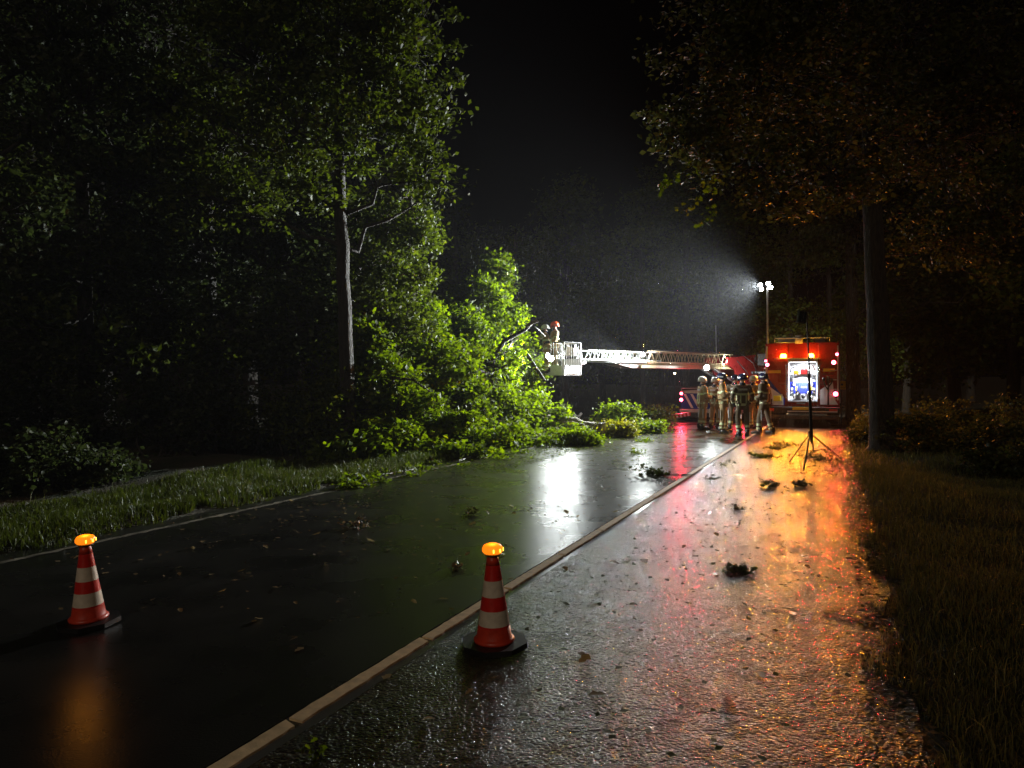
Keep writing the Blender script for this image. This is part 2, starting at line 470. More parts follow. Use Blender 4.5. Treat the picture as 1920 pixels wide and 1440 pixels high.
# ------------------------------------------------------------------ terrain
def terr(x, y):
    t = x * N.x + y * N.y; s = x * U.x + y * U.y
    e = np.where(t > 0, t - T_RIGHT, -(t - T_LEFT))            # distance outside the asphalt
    e = np.where((t > T_LEFT) & (t < T_RIGHT), -0.5, e)
    bumpy = 0.06 * np.sin(x * 1.3 + 0.7 * y) + 0.05 * np.sin(y * 0.9 - x * 0.4) + 0.03 * np.sin(3.1 * x) * np.cos(2.7 * y)
    z = np.where(e < 0, -0.03, np.clip(e * 0.25, 0, 0.05) - 0.015 + bumpy * np.clip(e / 1.2, 0, 1))
    z = z + np.where((t > 0), 0.11 * np.clip(e - 4.0, 0, 22), 0.03 * np.clip(e - 3, 0, 30))
    return z
def build_ground():
    xs = np.concatenate([np.arange(-130, -20, 5.0), np.arange(-20, 24, 0.35), np.arange(24, 131, 5.0)])
    ys = np.concatenate([np.arange(-40, -2, 3.0), np.arange(-2, 40, 0.35), np.arange(40, 151, 5.0)])
    X, Y = np.meshgrid(xs, ys); Z = terr(X, Y)
    nx = len(xs); ny = len(ys)
    idx = np.arange(nx * ny).reshape(ny, nx)
    F = np.stack([idx[:-1, :-1], idx[:-1, 1:], idx[1:, 1:], idx[1:, :-1]], -1).reshape(-1, 4)
    m, nt, b = new_mat('woodland_soil')
    tc = nt.nodes.new('ShaderNodeTexCoord')
    n = nt.nodes.new('ShaderNodeTexNoise'); n.inputs['Scale'].default_value = 1.6; n.inputs['Detail'].default_value = 10
    n2 = nt.nodes.new('ShaderNodeTexNoise'); n2.inputs['Scale'].default_value = 28; n2.inputs['Detail'].default_value = 6
    nt.links.new(tc.outputs['Object'], n.inputs['Vector']); nt.links.new(tc.outputs['Object'], n2.inputs['Vector'])
    r = nt.nodes.new('ShaderNodeValToRGB'); e = r.color_ramp.elements
    e[0].position = .36; e[0].color = (0.022, 0.03, 0.010, 1); e[1].position = .62; e[1].color = (0.055, 0.04, 0.022, 1)
    nt.links.new(n.outputs['Fac'], r.inputs[0]); nt.links.new(r.outputs[0], b.inputs['Base Color'])
    bp = nt.nodes.new('ShaderNodeBump'); bp.inputs['Distance'].default_value = 0.05; nt.links.new(n2.outputs['Fac'], bp.inputs['Height']); nt.links.new(bp.outputs[0], b.inputs['Normal'])
    b.inputs['Roughness'].default_value = 0.85
    me = mesh_np('ground', np.stack([X.ravel(), Y.ravel(), Z.ravel()], 1), F, m, True)
    tag(ob('ground', me), None, None, kind='structure')
build_ground()

def road_mat(name, kind):
    m, nt, b = new_mat(name)
    L = nt.links
    tc = nt.nodes.new('ShaderNodeTexCoord')
    big = nt.nodes.new('ShaderNodeTexNoise'); big.inputs['Scale'].default_value = 1.3; big.inputs['Detail'].default_value = 6
    L.new(tc.outputs['Object'], big.inputs['Vector'])
    ramp = nt.nodes.new('ShaderNodeValToRGB'); L.new(big.outputs['Fac'], ramp.inputs[0])
    e = ramp.color_ramp.elements
    e[0].position = .3; e[1].position = .7
    rr = nt.nodes.new('ShaderNodeMapRange'); L.new(big.outputs['Fac'], rr.inputs['Value'])
    rr.inputs['From Min'].default_value = 0.3; rr.inputs['From Max'].default_value = 0.7
    if kind == 'rough':
        e[0].color = (0.009, 0.009, 0.009, 1); e[1].color = (0.026, 0.024, 0.022, 1)
        rr.inputs['To Min'].default_value = 0.08; rr.inputs['To Max'].default_value = 0.22
        vo = nt.nodes.new('ShaderNodeTexVoronoi'); vo.inputs['Scale'].default_value = 62; vo.feature = 'F1'
        L.new(tc.outputs['Object'], vo.inputs['Vector'])
        n = nt.nodes.new('ShaderNodeTexNoise'); n.inputs['Scale'].default_value = 30; n.inputs['Detail'].default_value = 6; n.inputs['Roughness'].default_value = 0.7
        L.new(tc.outputs['Object'], n.inputs['Vector'])
        # cracks: warped voronoi edges
        wn = nt.nodes.new('ShaderNodeTexNoise'); wn.inputs['Scale'].default_value = 1.5; wn.inputs['Detail'].default_value = 5
        L.new(tc.outputs['Object'], wn.inputs['Vector'])
        mx = nt.nodes.new('ShaderNodeMixRGB'); mx.inputs[0].default_value = 0.35
        L.new(tc.outputs['Object'], mx.inputs[1]); L.new(wn.outputs['Color'], mx.inputs[2])
        vc = nt.nodes.new('ShaderNodeTexVoronoi'); vc.feature = 'DISTANCE_TO_EDGE'; vc.inputs['Scale'].default_value = 0.75
        L.new(mx.outputs[0], vc.inputs['Vector'])
        cr = nt.nodes.new('ShaderNodeMapRange'); cr.inputs['From Min'].default_value = 0.0; cr.inputs['From Max'].default_value = 0.012
        L.new(vc.outputs['Distance'], cr.inputs['Value'])
        h0 = nt.nodes.new('ShaderNodeMath'); h0.operation = 'MULTIPLY_ADD'; h0.inputs[1].default_value = -1.3
        L.new(vo.outputs['Distance'], h0.inputs[0]); L.new(n.outputs['Fac'], h0.inputs[2])
        h1 = nt.nodes.new('ShaderNodeMath'); h1.operation = 'MULTIPLY_ADD'; h1.inputs[1].default_value = 0.7
        L.new(cr.outputs[0], h1.inputs[0]); L.new(h0.outputs[0], h1.inputs[2])
        bp = nt.nodes.new('ShaderNodeBump'); bp.inputs['Strength'].default_value = 1.0; bp.inputs['Distance'].default_value = 0.0052
        L.new(h1.outputs[0], bp.inputs['Height'])
        bb = nt.nodes.new('ShaderNodeBump'); bb.inputs['Strength'].default_value = 1.0; bb.inputs['Distance'].default_value = 0.022
        md = nt.nodes.new('ShaderNodeTexNoise'); md.inputs['Scale'].default_value = 4.0; md.inputs['Detail'].default_value = 6; md.inputs['Roughness'].default_value = 0.65
        L.new(tc.outputs['Object'], md.inputs['Vector']); L.new(md.outputs['Fac'], bb.inputs['Height'])
        rr.inputs['From Min'].default_value = 0.25; rr.inputs['From Max'].default_value = 0.75
        L.new(md.outputs['Fac'], rr.inputs['Value'])
        sp = nt.nodes.new('ShaderNodeValToRGB'); sp.color_ramp.elements[0].color = (.25, .25, .25, 1); sp.color_ramp.elements[1].color = (2.6, 2.4, 2.2, 1)
        L.new(vo.outputs['Color'], sp.inputs[0])
        mul = nt.nodes.new('ShaderNodeMixRGB'); mul.blend_type = 'MULTIPLY'; mul.inputs[0].default_value = 1.0
        L.new(ramp.outputs[0], mul.inputs[1]); L.new(sp.outputs[0], mul.inputs[2]); ramp = mul; L.new(bb.outputs[0], bp.inputs['Normal'])
        L.new(bp.outputs[0], b.inputs['Normal'])
    elif kind == 'smooth':
        e[0].color = (0.010, 0.010, 0.010, 1); e[1].color = (0.022, 0.021, 0.020, 1)
        rr.inputs['To Min'].default_value = 0.23; rr.inputs['To Max'].default_value = 0.34
        n = nt.nodes.new('ShaderNodeTexNoise'); n.inputs['Scale'].default_value = 85; n.inputs['Detail'].default_value = 5
        L.new(tc.outputs['Object'], n.inputs['Vector'])
        bp = nt.nodes.new('ShaderNodeBump'); bp.inputs['Strength'].default_value = 0.5; bp.inputs['Distance'].default_value = 0.0024
        L.new(n.outputs['Fac'], bp.inputs['Height'])
        L.new(bp.outputs[0], b.inputs['Normal'])
    else:
        e[0].color = (0.05, 0.05, 0.05, 1); e[1].color = (0.09, 0.09, 0.09, 1)
        rr.inputs['To Min'].default_value = 0.12; rr.inputs['To Max'].default_value = 0.25
    L.new(ramp.outputs[0], b.inputs['Base Color'])
    L.new(rr.outputs[0], b.inputs['Roughness'])
    b.inputs['Specular IOR Level'].default_value = 0.5
    return m
M_ROUGH = road_mat('wet_coarse_asphalt', 'rough')
M_SMOOTH = road_mat('wet_smooth_asphalt', 'smooth')
M_SEAM = road_mat('wet_seam_tar', 'seam')
LINE = pm('worn_road_paint', (0.20, 0.18, 0.14), 0.5, noise=0.75, nscale=5, bump=0.002, bscale=90)
STONE = pm('kerb_stone', (0.70, 0.53, 0.30), 0.62, noise=0.25, nscale=18, bump=0.003, bscale=110)

def strip(name, t0, t1, s0, s1, z, mat, parent=None, wob=0.0, thick=0.0, seed=1, step=0.25):
    """a sheet along the road with a slightly ragged edge"""
    rs = np.random.RandomState(seed)
    k = max(2, int((s1 - s0) / step))
    ss = np.linspace(s0, s1, k)
    a = t0 + (rs.normal(size=k) * wob[0] if isinstance(wob, tuple) else 0)
    b = t1 + (rs.normal(size=k) * wob[1] if isinstance(wob, tuple) else 0)
    a = np.broadcast_to(a, k); b = np.broadcast_to(b, k)
    V = []
    for i in range(k):
        for t in (a[i], b[i]):
            p = R(t, ss[i], z); V.append(p)
    if thick: 
        for i in range(k):
            for t in (a[i], b[i]):
                V.append(R(t, ss[i], z - thick))
    F = [(2 * i, 2 * i + 1, 2 * i + 3, 2 * i + 2) for i in range(k - 1)]
    if thick:
        o = 2 * k
        F += [(2 * i, 2 * i + 2, o + 2 * i + 2, o + 2 * i) for i in range(k - 1)]
        F += [(2 * i + 1, o + 2 * i + 1, o + 2 * i + 3, 2 * i + 3) for i in range(k - 1)]
    me = bpy.data.meshes.new(name); me.from_pydata(V, [], F); me.update(); me.materials.append(mat)
    return ob(name, me, parent)
road = tag(strip('road', T_LEFT, T_KERB - 0.006, -30, 140, 0.0, M_SMOOTH, thick=0.08, wob=(0.03, 0.0)), None, None, kind='structure')
path = tag(strip('pavement', T_KERB + 0.16, T_RIGHT, -30, 140, 0.0, M_ROUGH, thick=0.08, wob=(0.004, 0.022), seed=3), None, None, kind='structure')
strip('edge_line', T_LEFT + 0.30, T_LEFT + 0.385, -20, 90, 0.004, LINE, road, wob=(0.009, 0.009), seed=4, step=0.08)
# flush kerb of metre-long stones between the two asphalts, bedded in tar
kerb = tag(strip('kerb_bed', T_KERB - 0.012, T_KERB + 0.165, -30, 140, -0.006, M_SEAM), None, None, kind='structure')
def stone_mesh(seed):
    rs = np.random.RandomState(seed); k = 22; L = 0.985 * 1.18
    m = MB(); pts = []
    for i in range(k):
        pts.append((-0.040 + rs.normal() * 0.0022, L * i / (k - 1)))
    q = [(0.040 + rs.normal() * 0.0022, L * i / (k - 1)) for i in range(k)]
    q[-1] = (0.040, L - 0.03); 
    m.prism(pts[::-1] + q, -0.05, 0.005)
    return m.me('kerb_stone', STONE)
SMESH = [stone_mesh(i) for i in range(4)]
s = -6.0 + 0.35
i = 0
while s < 60:
    p = R(T_KERB + 0.052, s)
    o = ob('kerb_stone', SMESH[i % 4], kerb, (p.x, p.y, random.uniform(-0.001, 0.002)), (0, 0, YAW))
    s += 1.18; i += 1
# ragged dark patch in the coarse asphalt
def patch(cx, cy, rx, ry, seed, name, mat, z=0.004):
    rs = np.random.RandomState(seed); n = 40
    V = [(cx, cy, z)]
    for k in range(n):
        q = 2 * math.pi * k / n; r = 1 + 0.22 * math.sin(3 * q + seed) + rs.normal() * 0.10
        V.append((cx + rx * r * math.cos(q), cy + ry * r * math.sin(q), z))
    F = [(0, 1 + k, 1 + (k + 1) % n) for k in range(n)]
    me = bpy.data.meshes.new(name); me.from_pydata(V, [], F); me.update(); me.materials.append(mat)
    return ob(name, me, path)
TARP = pm('dry_tar_patch', (0.006, 0.006, 0.006), 0.9, spec=0.05, bump=0.01, bscale=60)

# ------------------------------------------------------------------ grass
def scatter(t0, t1, s0, s1, n, rs, edge=None):
    t = rs.uniform(t0, t1, n); s_ = rs.uniform(s0, s1, n)
    if edge is not None:   # ragged margin
        wob = 0.10 * np.sin(s_ * 2.3) + 0.07 * np.sin(s_ * 5.1 + 1) + 0.05 * np.sin(s_ * 11)
        t = t + (wob if edge > 0 else -wob) * np.exp(-np.abs(t - (t0 if edge > 0 else t1)) / 0.4)
    x = t * N.x + s_ * U.x; y = t * N.y + s_ * U.y
    return np.stack([x, y, np.maximum(terr(x, y), -0.02)], 1)
rs = np.random.RandomState(5)
Pn = np.concatenate([scatter(0.30, 4.5, 0.5, 7, 60000, rs, 1), scatter(0.30, 7, 7, 15, 52000, rs, 1), scatter(0.30, 6, 15, 34, 22000, rs, 1)])
h = np.concatenate([np.full(60000, .085), np.full(52000, .095), np.full(22000, .12)]); w = np.concatenate([np.full(60000, .0026), np.full(52000, .004), np.full(22000, .008)])
tag(ob('grass', grass_mesh('grass', Pn, h, w, GRASS_DRY, rs)), 'long dark grass on the verge right of the coarse asphalt', 'grass', kind='stuff')
Pn = np.concatenate([scatter(-9.6, -7.02, 4, 16, 52000, rs, -1), scatter(-9.6, -7.02, 16, 34, 26000, rs, -1)])
h = np.concatenate([np.full(52000, .10), np.full(26000, .13)]); w = np.concatenate([np.full(52000, .006), np.full(26000, .01)])
tag(ob('grass', grass_mesh('grass', Pn, h, w, GRASS, rs)), 'short green grass strip left of the road, lit by the work lights', 'grass', kind='stuff')

# ------------------------------------------------------------------ felled oak
def px_ell(px, py, d, rx, ry, rz):
    p = P(px, py, d); return (p.x, p.y, p.z, rx, ry, rz)
def felled_oak():
    rs = np.random.RandomState(21)
    base = P(1136, 812, 20.5); base.z = 0.22
    root = thing('fallen_tree', 'big green oak lying across the verge, its trunk sawn off beside the road', 'fallen tree', (base.x, base.y, 0))
    O = np.array((base.x, base.y, 0))
    # trunk: sawn butt by the road, running back and left into the crown
    A = np.array(base) - O; 
    pts = [A, np.array(P(1085, 800, 21.5)) - O, np.array(P(1010, 782, 22.6)) - O, np.array(P(930, 740, 23)) - O, np.array(P(860, 700, 22.8)) - O, np.array(P(800, 650, 22.4)) - O]
    MB().tube(pts, [.19, .18, .17, .15, .12, .07], 16).build('trunk', BARK_PALE, root)
    dirn = Vector(pts[0]) - Vector(pts[1]); dirn.normalize()
    c = Vector(A) + dirn * 0.004
    MB().tube([c, c + dirn * 0.006], .185, 24).build('sawn_face', CUTWOOD, root)
    # limbs
    limbs = [((930, 740, 20.6), (1000, 600, 18.5), .075, .045), ((860, 700, 19.8), (930, 500, 18), .09, .02), ((800, 650, 19.4), (700, 690, 16.5), .07, .03),
             ((930, 740, 20.6), (820, 690, 16.5), .08, .03), ((1010, 782, 21.0), (1060, 760, 19), .05, .012), ((860, 700, 19.8), (1010, 665, 17.6), .05, .03),
             ((1010, 782, 21.0), (1120, 790, 19.6), .06, .05), ((860, 700, 19.8), (740, 560, 18.4), .06, .02), ((960, 830, 16.5), (870, 865, 15.6), .03, .015),
             ((700, 690, 16.5), (760, 720, 15.4), .04, .015), ((850, 720, 16.2), (960, 640, 16.4), .05, .03)]
    hubs = [p for p in pts[1:]]
    lb = MB()
    for a, b, r0, r1 in limbs:
        q = crooked(np.array(P(a[0], a[1], a[2] * 1.12)) - O, np.array(P(b[0], b[1], b[2] * 1.3)) - O, rs, 7, 0.05)
        MB().tube(q, [r0 + (r1 - r0) * i / 7 for i in range(8)], 8).build('limb', BARK, root); hubs += q[1:]
    for nodes, r0, r1 in [([(850, 722, 20.2), (885, 690, 20.2), (925, 672, 20.4), (945, 640, 20.6), (985, 618, 20.8), (1003, 600, 20.9)], .09, .045), ([(905, 680, 20.2), (940, 690, 20.3), (975, 668, 20.5)], .05, .02),
                         ([(700, 725, 15.6), (735, 708, 15.4), (775, 712, 15.4), (808, 735, 15.5)], .045, .012), ([(735, 708, 15.4), (748, 745, 15.3), (742, 790, 15.2)], .03, .01), ([(985, 660, 21.4), (1005, 690, 21.2), (1022, 715, 21.2)], .06, .05)]:
        MB().tube([np.array(P(*q)) - O for q in nodes], [r0 + (r1 - r0) * i / (len(nodes) - 1) for i in range(len(nodes))], 9).build('limb', BARK, root)
    for a, b, r0, r1 in [((1115, 797, 19.2), (1040, 783, 19.8), .10, .07), ((1095, 796, 19.0), (1050, 790, 19.4), .035, .03), ((1008, 600, 17.6), (985, 612, 17.6), .05, .045)]:
        q = crooked(np.array(P(a[0], a[1], a[2] * 1.08)) - O, np.array(P(b[0], b[1], b[2] * 1.08)) - O, rs, 4, 0.02)
        MB().tube(q, [r0 + (r1 - r0) * i / 4 for i in range(5)], 10).build('stripped_branch', BARK_PALE, root)
    def fe(px, py, d, rx, ry, rz, k=None):
        k = k or 1.04 + .38 * min(1.05, max(0, (px - 700) / 300))
        return px_ell(px, py, d * k, rx * k, ry * k, rz * k)
    E = [fe(928, 510, 17.4, .46, .5, .52), fe(900, 560, 17.3, .78, .7, .5), fe(800, 700, 15.6, 1.1, .9, .8), fe(700, 730, 15.2, .9, .8, .8), fe(640, 800, 14.6, .8, .6, .5), fe(740, 780, 14.8, 1.0, .7, .6), fe(680, 840, 14.2, .7, .5, .22, 1.0), fe(720, 815, 14.6, .9, .6, .35, 1.03), fe(820, 810, 15, 1.0, .7, .45, 1.1), fe(860, 850, 14.8, .7, .4, .14, 1.0), fe(900, 825, 15.6, .8, .6, .3, 1.08), fe(620, 850, 13.8, .4, .4, .2, 1.0), fe(830, 760, 15.4, 1.0, .7, .7), fe(680, 650, 15.6, .8, .7, .6), fe(900, 760, 16, .9, .8, .6), fe(780, 600, 17, .8, .8, .5), fe(850, 615, 17.6, .95, .9, .62), fe(755, 640, 17.4, 1.1, 1.0, .85),
         fe(935, 640, 17.0, .80, .8, .55), fe(880, 700, 16.6, 1.3, 1.0, .7), fe(968, 715, 16.8, .62, .7, .6), fe(985, 780, 17.0, .6, .8, .55, 1.28),
         fe(760, 740, 16.6, 1.3, 1.0, .75), fe(880, 775, 16.2, 1.45, 1.0, .6, 1.25), fe(700, 790, 15.4, .9, .8, .55, 1.15), fe(965, 822, 17.0, .8, .7, .26, 1.05),
         fe(780, 840, 15.2, 1.1, .5, .18, 1.0), fe(1000, 690, 17.0, .38, .5, .4), fe(1050, 772, 18.6, .22, .3, .2, 1.15), fe(962, 590, 17.0, .30, .4, .3), fe(1080, 815, 18.4, .5, .5, .2, 1.1),
         fe(700, 690, 16.6, .8, .8, .6), fe(820, 680, 16.6, 1.0, .9, .6), fe(690, 620, 17.0, .6, .7, .6)]
    E = [tuple(np.array(e[:3]) - O) + e[3:] for e in E]
    cl, L = clumps(E, 3900, 46, 0.23, rs, 0.3)
    L = L[L[:, 2] > 0.02]
    hubs += [np.array(e[:3]) for e in E]
    ob('twigs', twig_mesh('twigs', connect(cl, hubs, rs, 0.016, 0.004), BARK, 3), root)
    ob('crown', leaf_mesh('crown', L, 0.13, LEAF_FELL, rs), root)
felled_oak()

# ------------------------------------------------------------------ trees
b1 = P(657, 805, 14.8)
def E_(l): return [px_ell(*q) for q in l]
make_tree('oak_tree', 'tall oak with a bare grey trunk standing between the road and the fallen crown', (b1.x, b1.y, 0), tuple(P(628, 60, 14.6)), .165, .09,
          E_([(620, 60, 14.5, 2.0, 1.8, 1.5), (760, 100, 14.8, 1.0, 1.4, 1.2), (480, 120, 14.2, 1.8, 1.6, 1.5), (700, 230, 14.6, 1.4, 1.4, .9), (790, 210, 15, .6, .8, .9), (560, 250, 14, 1.4, 1.5, .9),
              (430, 270, 14.5, 1.2, 1.4, 1.0), (420, 380, 14.8, 1.1, 1.2, .55), (320, 200, 14.2, 1.1, 1.3, 1.0), (800, 320, 15, .45, .6, .7), (820, 370, 15.2, .3, .4, .3), (590, 350, 14.4, .8, .9, .5), (620, -120, 14.5, 2.6, 2, 1.6)]),
          820, 46, .28, .125, 31, brk=BARK_DARK)
b2 = P(772, 780, 18.8)
make_tree('oak_tree', 'slender tree with a reddish trunk half hidden behind the tall oak', (b2.x, b2.y, 0.1), tuple(P(768, 250, 18.8)), .14, .07,
          E_([(740, 420, 18.2, .95, 1, .75), (790, 440, 18.2, .5, .7, .4), (700, 500, 17.8, 1.0, 1, .7), (780, 530, 17.4, .55, .8, .5), (700, 570, 17.2, 1.0, 1, .7), (745, 610, 17.4, .8, .8, .5), (650, 400, 18.5, .8, .9, .6)]),
          330, 44, .26, .12, 32, brk=BARK_RED)
b3 = P(165, 760, 17.0)
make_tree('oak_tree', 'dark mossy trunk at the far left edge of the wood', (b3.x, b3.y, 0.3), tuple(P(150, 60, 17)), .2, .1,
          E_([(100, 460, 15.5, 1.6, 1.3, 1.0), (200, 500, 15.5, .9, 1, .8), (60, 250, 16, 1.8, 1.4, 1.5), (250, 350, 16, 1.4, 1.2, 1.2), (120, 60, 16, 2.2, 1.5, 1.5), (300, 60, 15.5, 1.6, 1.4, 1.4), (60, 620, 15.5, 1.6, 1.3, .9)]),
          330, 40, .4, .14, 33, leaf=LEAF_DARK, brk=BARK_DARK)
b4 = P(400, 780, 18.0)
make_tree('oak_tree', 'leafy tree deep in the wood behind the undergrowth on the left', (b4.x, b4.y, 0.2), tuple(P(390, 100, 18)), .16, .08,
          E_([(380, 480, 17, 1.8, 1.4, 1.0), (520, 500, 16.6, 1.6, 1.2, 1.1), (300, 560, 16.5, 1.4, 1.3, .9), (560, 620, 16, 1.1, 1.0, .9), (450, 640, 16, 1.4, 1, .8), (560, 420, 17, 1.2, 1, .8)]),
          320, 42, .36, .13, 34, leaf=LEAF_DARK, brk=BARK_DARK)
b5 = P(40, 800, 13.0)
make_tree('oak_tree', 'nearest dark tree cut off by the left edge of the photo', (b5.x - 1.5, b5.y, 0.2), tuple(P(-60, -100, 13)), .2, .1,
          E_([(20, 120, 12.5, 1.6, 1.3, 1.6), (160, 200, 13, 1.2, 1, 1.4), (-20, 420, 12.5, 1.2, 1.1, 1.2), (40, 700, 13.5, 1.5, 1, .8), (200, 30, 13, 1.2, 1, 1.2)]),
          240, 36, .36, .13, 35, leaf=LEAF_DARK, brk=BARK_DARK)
# right
b6 = P(1657, 850, 15.8)
make_tree('oak_tree', 'thick dark trunk on the right verge with branches reaching over the road', (b6.x, b6.y, 0.05), tuple(P(1625, 100, 15.2)), .27, .15,
          E_([(1420, 120, 13, 1.6, 1.4, 1.3), (1320, 200, 12.5, .9, 1.0, .9), (1290, 270, 12, .65, .7, .6), (1400, 300, 12.6, 1.1, 1.1, .75), (1460, 390, 13, .6, .8, .4), (1560, 330, 13.5, 1.2, 1.3, .8), (1570, 150, 14, 1.6, 1.5, 1.3), 
              (1500, 0, 13.5, 2.2, 1.8, 1.2), (1740, 250, 15.5, 1.7, 1.6, 1.3), (1850, 150, 15, 1.8, 1.6, 1.6), (1760, 450, 15.5, 1.3, 1.3, .7), (1860, 400, 15.5, 1.2, 1.3, 1.1), (1700, 60, 15, 2.0, 1.6, 1.4), (1380, 100, 13, .8, .9, .7)]),
          760, 40, .32, .12, 36, leaf=LEAF_BROWN, shell=0.35, brk=BARK_DARK, limbs=False)
# lit drooping sprays at the end of its branch
def spray(label, pxs, d, seed, leaf):
    rs = np.random.RandomState(seed)
    p0 = P(*pxs[0], d); root = thing('oak_spray', label, 'branch', tuple(p0))
    q = [np.array(P(a, b, d) - p0) for a, b in pxs]
    MB().tube([Vector(k) for k in q], [.012 - .009 * i / (len(q) - 1) for i in range(len(q))], 6).build('twig', BARK, root)
    C = []
    for i in range(len(q) - 1):
        for f in rs.rand(12): C.append(q[i] + (q[i + 1] - q[i]) * f + rs.normal(size=3) * .05)
    ob('leaf_cluster', leaf_mesh('leaf_cluster', np.array(C), .10, leaf, rs, True), root)
    return root
spray('yellowish oak twig with lobed leaves hanging left above the road', [(1345, 330), (1320, 355), (1300, 385), (1275, 395)], 11.6, 1, LEAF_YEL)
spray('pale green oak twig hanging lowest above the road, right of the yellowish one', [(1345, 340), (1325, 375), (1335, 400), (1318, 425)], 11.4, 2, LEAF_FELL)
spray('small green oak twig at the outermost tip over the road', [(1300, 310), (1265, 335), (1240, 345), (1232, 358)], 11.5, 3, LEAF_FELL)
b7 = P(1600, 790, 27)
make_tree('oak_tree', 'roadside tree close behind the fire engine, its bark lit orange', (b7.x, b7.y, 0.1), tuple(P(1590, 150, 27)), .26, .14,
          E_([(1600, 430, 26.5, 2.2, 2, 1.5), (1480, 480, 27, 1.2, 1.4, 1.0), (1700, 520, 26, 1.6, 1.6, 1.3), (1760, 480, 26, 1.4, 1.5, 1.2), (1660, 560, 25, .5, .6, .4), (1560, 250, 27, 2.8, 2.2, 2.0), (1440, 330, 28, 1.8, 1.8, 1.5), (1640, 640, 24.5, .35, .4, .3), (1850, 530, 25, 1.6, 1.6, 1.0)]),
          360, 42, .5, .17, 37, leaf=LEAF_BROWN)
b8 = P(1206, 790, 34)
make_tree('thin_tree', 'thin straight trunk beyond the ladder between basket and trucks', (b8.x, b8.y, 0.1), tuple(P(1200, 420, 34)), .13, .06,
          E_([(1200, 480, 34, 2.0, 1.8, 1.8), (1270, 540, 34, 1.6, 1.4, 1.3), (1150, 560, 34, 1.0, 1.2, .9), (1225, 390, 34, 1.6, 1.6, 1.2)]), 150, 36, .6, .2, 38)
b9 = P(1287, 775, 38)
make_tree('thin_tree', 'dark bare trunk rising behind the raised ladder', (b9.x, b9.y, 0.1), tuple(P(1285, 300, 38)), .2, .1,
          E_([(1290, 350, 38, 2.6, 2.2, 2.4), (1370, 450, 38, 2.4, 2, 1.8)]), 140, 34, .7, .22, 39)
# far wood: each tree its own object, sharing three tree meshes
far_src = []
for k in range(3):
    rs = np.random.RandomState(60 + k)
    E = [(rs.uniform(-1.6, 1.6), rs.uniform(-1.5, 1.5), 3.0 + 1.3 * i, 2.0 - .12 * i, 1.9 - .1 * i, 1.2) for i in range(7)]
    E += [(rs.uniform(-2.5, 2.5), rs.uniform(-1, 1), rs.uniform(1.5, 6), 1.1, 1.1, .9) for _ in range(3)]
    far_src.append(make_tree('far_tree', None, (0, 0, 0), (0.3, 0, 11), .24, .1, E, 230, 34, .6, .24, 70 + k, brk=BARK_DARK))
def dup(root):
    c = root.copy(); COL.objects.link(c)
    for ch in root.children:
        q = ch.copy(); COL.objects.link(q); q.parent = c
        for g in ch.children:
            w_ = g.copy(); COL.objects.link(w_); w_.parent = q
    return c
far = [(560, 27), (470, 24), (860, 36), (960, 40), (1060, 38), (1130, 44), (1240, 48), (1340, 46), (1420, 50), (1480, 40), (1700, 36), (1790, 30), (1900, 26), (2000, 22), (330, 24), (200, 23), (60, 22), (-80, 20), (650, 26), (1010, 52), (1180, 56), (1560, 48), (1820, 42)]
for i, (px, d) in enumerate(far):
    src = far_src[i % 3]
    o = src if i < 3 else dup(src)
    p = P(px, 715, d); o.location = (p.x, p.y, float(terr(np.array(p.x), np.array(p.y))) - .05)
    o.rotation_euler = (0, 0, i * 1.9); sc_ = 0.85 + 0.3 * ((i * 37) % 10) / 10; o.scale = (sc_,) * 3
    tag(o, 'dark leafy tree in the unlit wood at the back', 'tree', 'dark trees of the wood behind the scene')

# ------------------------------------------------------------------ shrubs and undergrowth
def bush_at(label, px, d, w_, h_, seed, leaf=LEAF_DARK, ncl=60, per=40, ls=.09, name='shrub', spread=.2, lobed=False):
    p = P(px, 715, d); z = float(terr(np.array(p.x), np.array(p.y)))
    rs = np.random.RandomState(seed)
    E = []
    for i in range(4):
        E.append((p.x + rs.uniform(-.4, .4) * w_, p.y + rs.uniform(-.3, .3) * w_, z + h_ * rs.uniform(.35, .7), w_ * .36, w_ * .34, h_ * .34))
    E.append((p.x, p.y, z + h_ * .3, w_ * .5, w_ * .42, h_ * .3))
    return make_bush(name, label, (p.x, p.y, z), E, ncl, per, spread, ls, seed, leaf)
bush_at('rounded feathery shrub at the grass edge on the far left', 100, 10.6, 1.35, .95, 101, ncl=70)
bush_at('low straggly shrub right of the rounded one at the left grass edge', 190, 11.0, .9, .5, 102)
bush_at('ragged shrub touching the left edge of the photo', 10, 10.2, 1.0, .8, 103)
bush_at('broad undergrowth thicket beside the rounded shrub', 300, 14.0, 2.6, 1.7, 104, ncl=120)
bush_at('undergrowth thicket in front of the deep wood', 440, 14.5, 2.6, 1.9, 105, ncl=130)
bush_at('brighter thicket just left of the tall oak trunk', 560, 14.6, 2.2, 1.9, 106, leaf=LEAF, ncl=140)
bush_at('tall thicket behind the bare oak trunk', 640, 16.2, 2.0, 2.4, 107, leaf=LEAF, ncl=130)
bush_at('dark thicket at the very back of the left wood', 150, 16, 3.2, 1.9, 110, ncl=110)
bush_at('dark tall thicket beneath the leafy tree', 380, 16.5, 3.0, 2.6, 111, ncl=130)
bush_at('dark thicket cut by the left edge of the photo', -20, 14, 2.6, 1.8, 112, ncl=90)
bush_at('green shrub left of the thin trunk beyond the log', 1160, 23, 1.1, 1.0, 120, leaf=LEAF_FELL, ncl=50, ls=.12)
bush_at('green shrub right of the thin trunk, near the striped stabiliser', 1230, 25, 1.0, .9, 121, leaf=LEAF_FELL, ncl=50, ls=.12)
bush_at('yellow leafed low shrub at the road edge behind the log', 1165, 20.5, .8, .6, 122, leaf=LEAF_YEL, ncl=50, ls=.11)
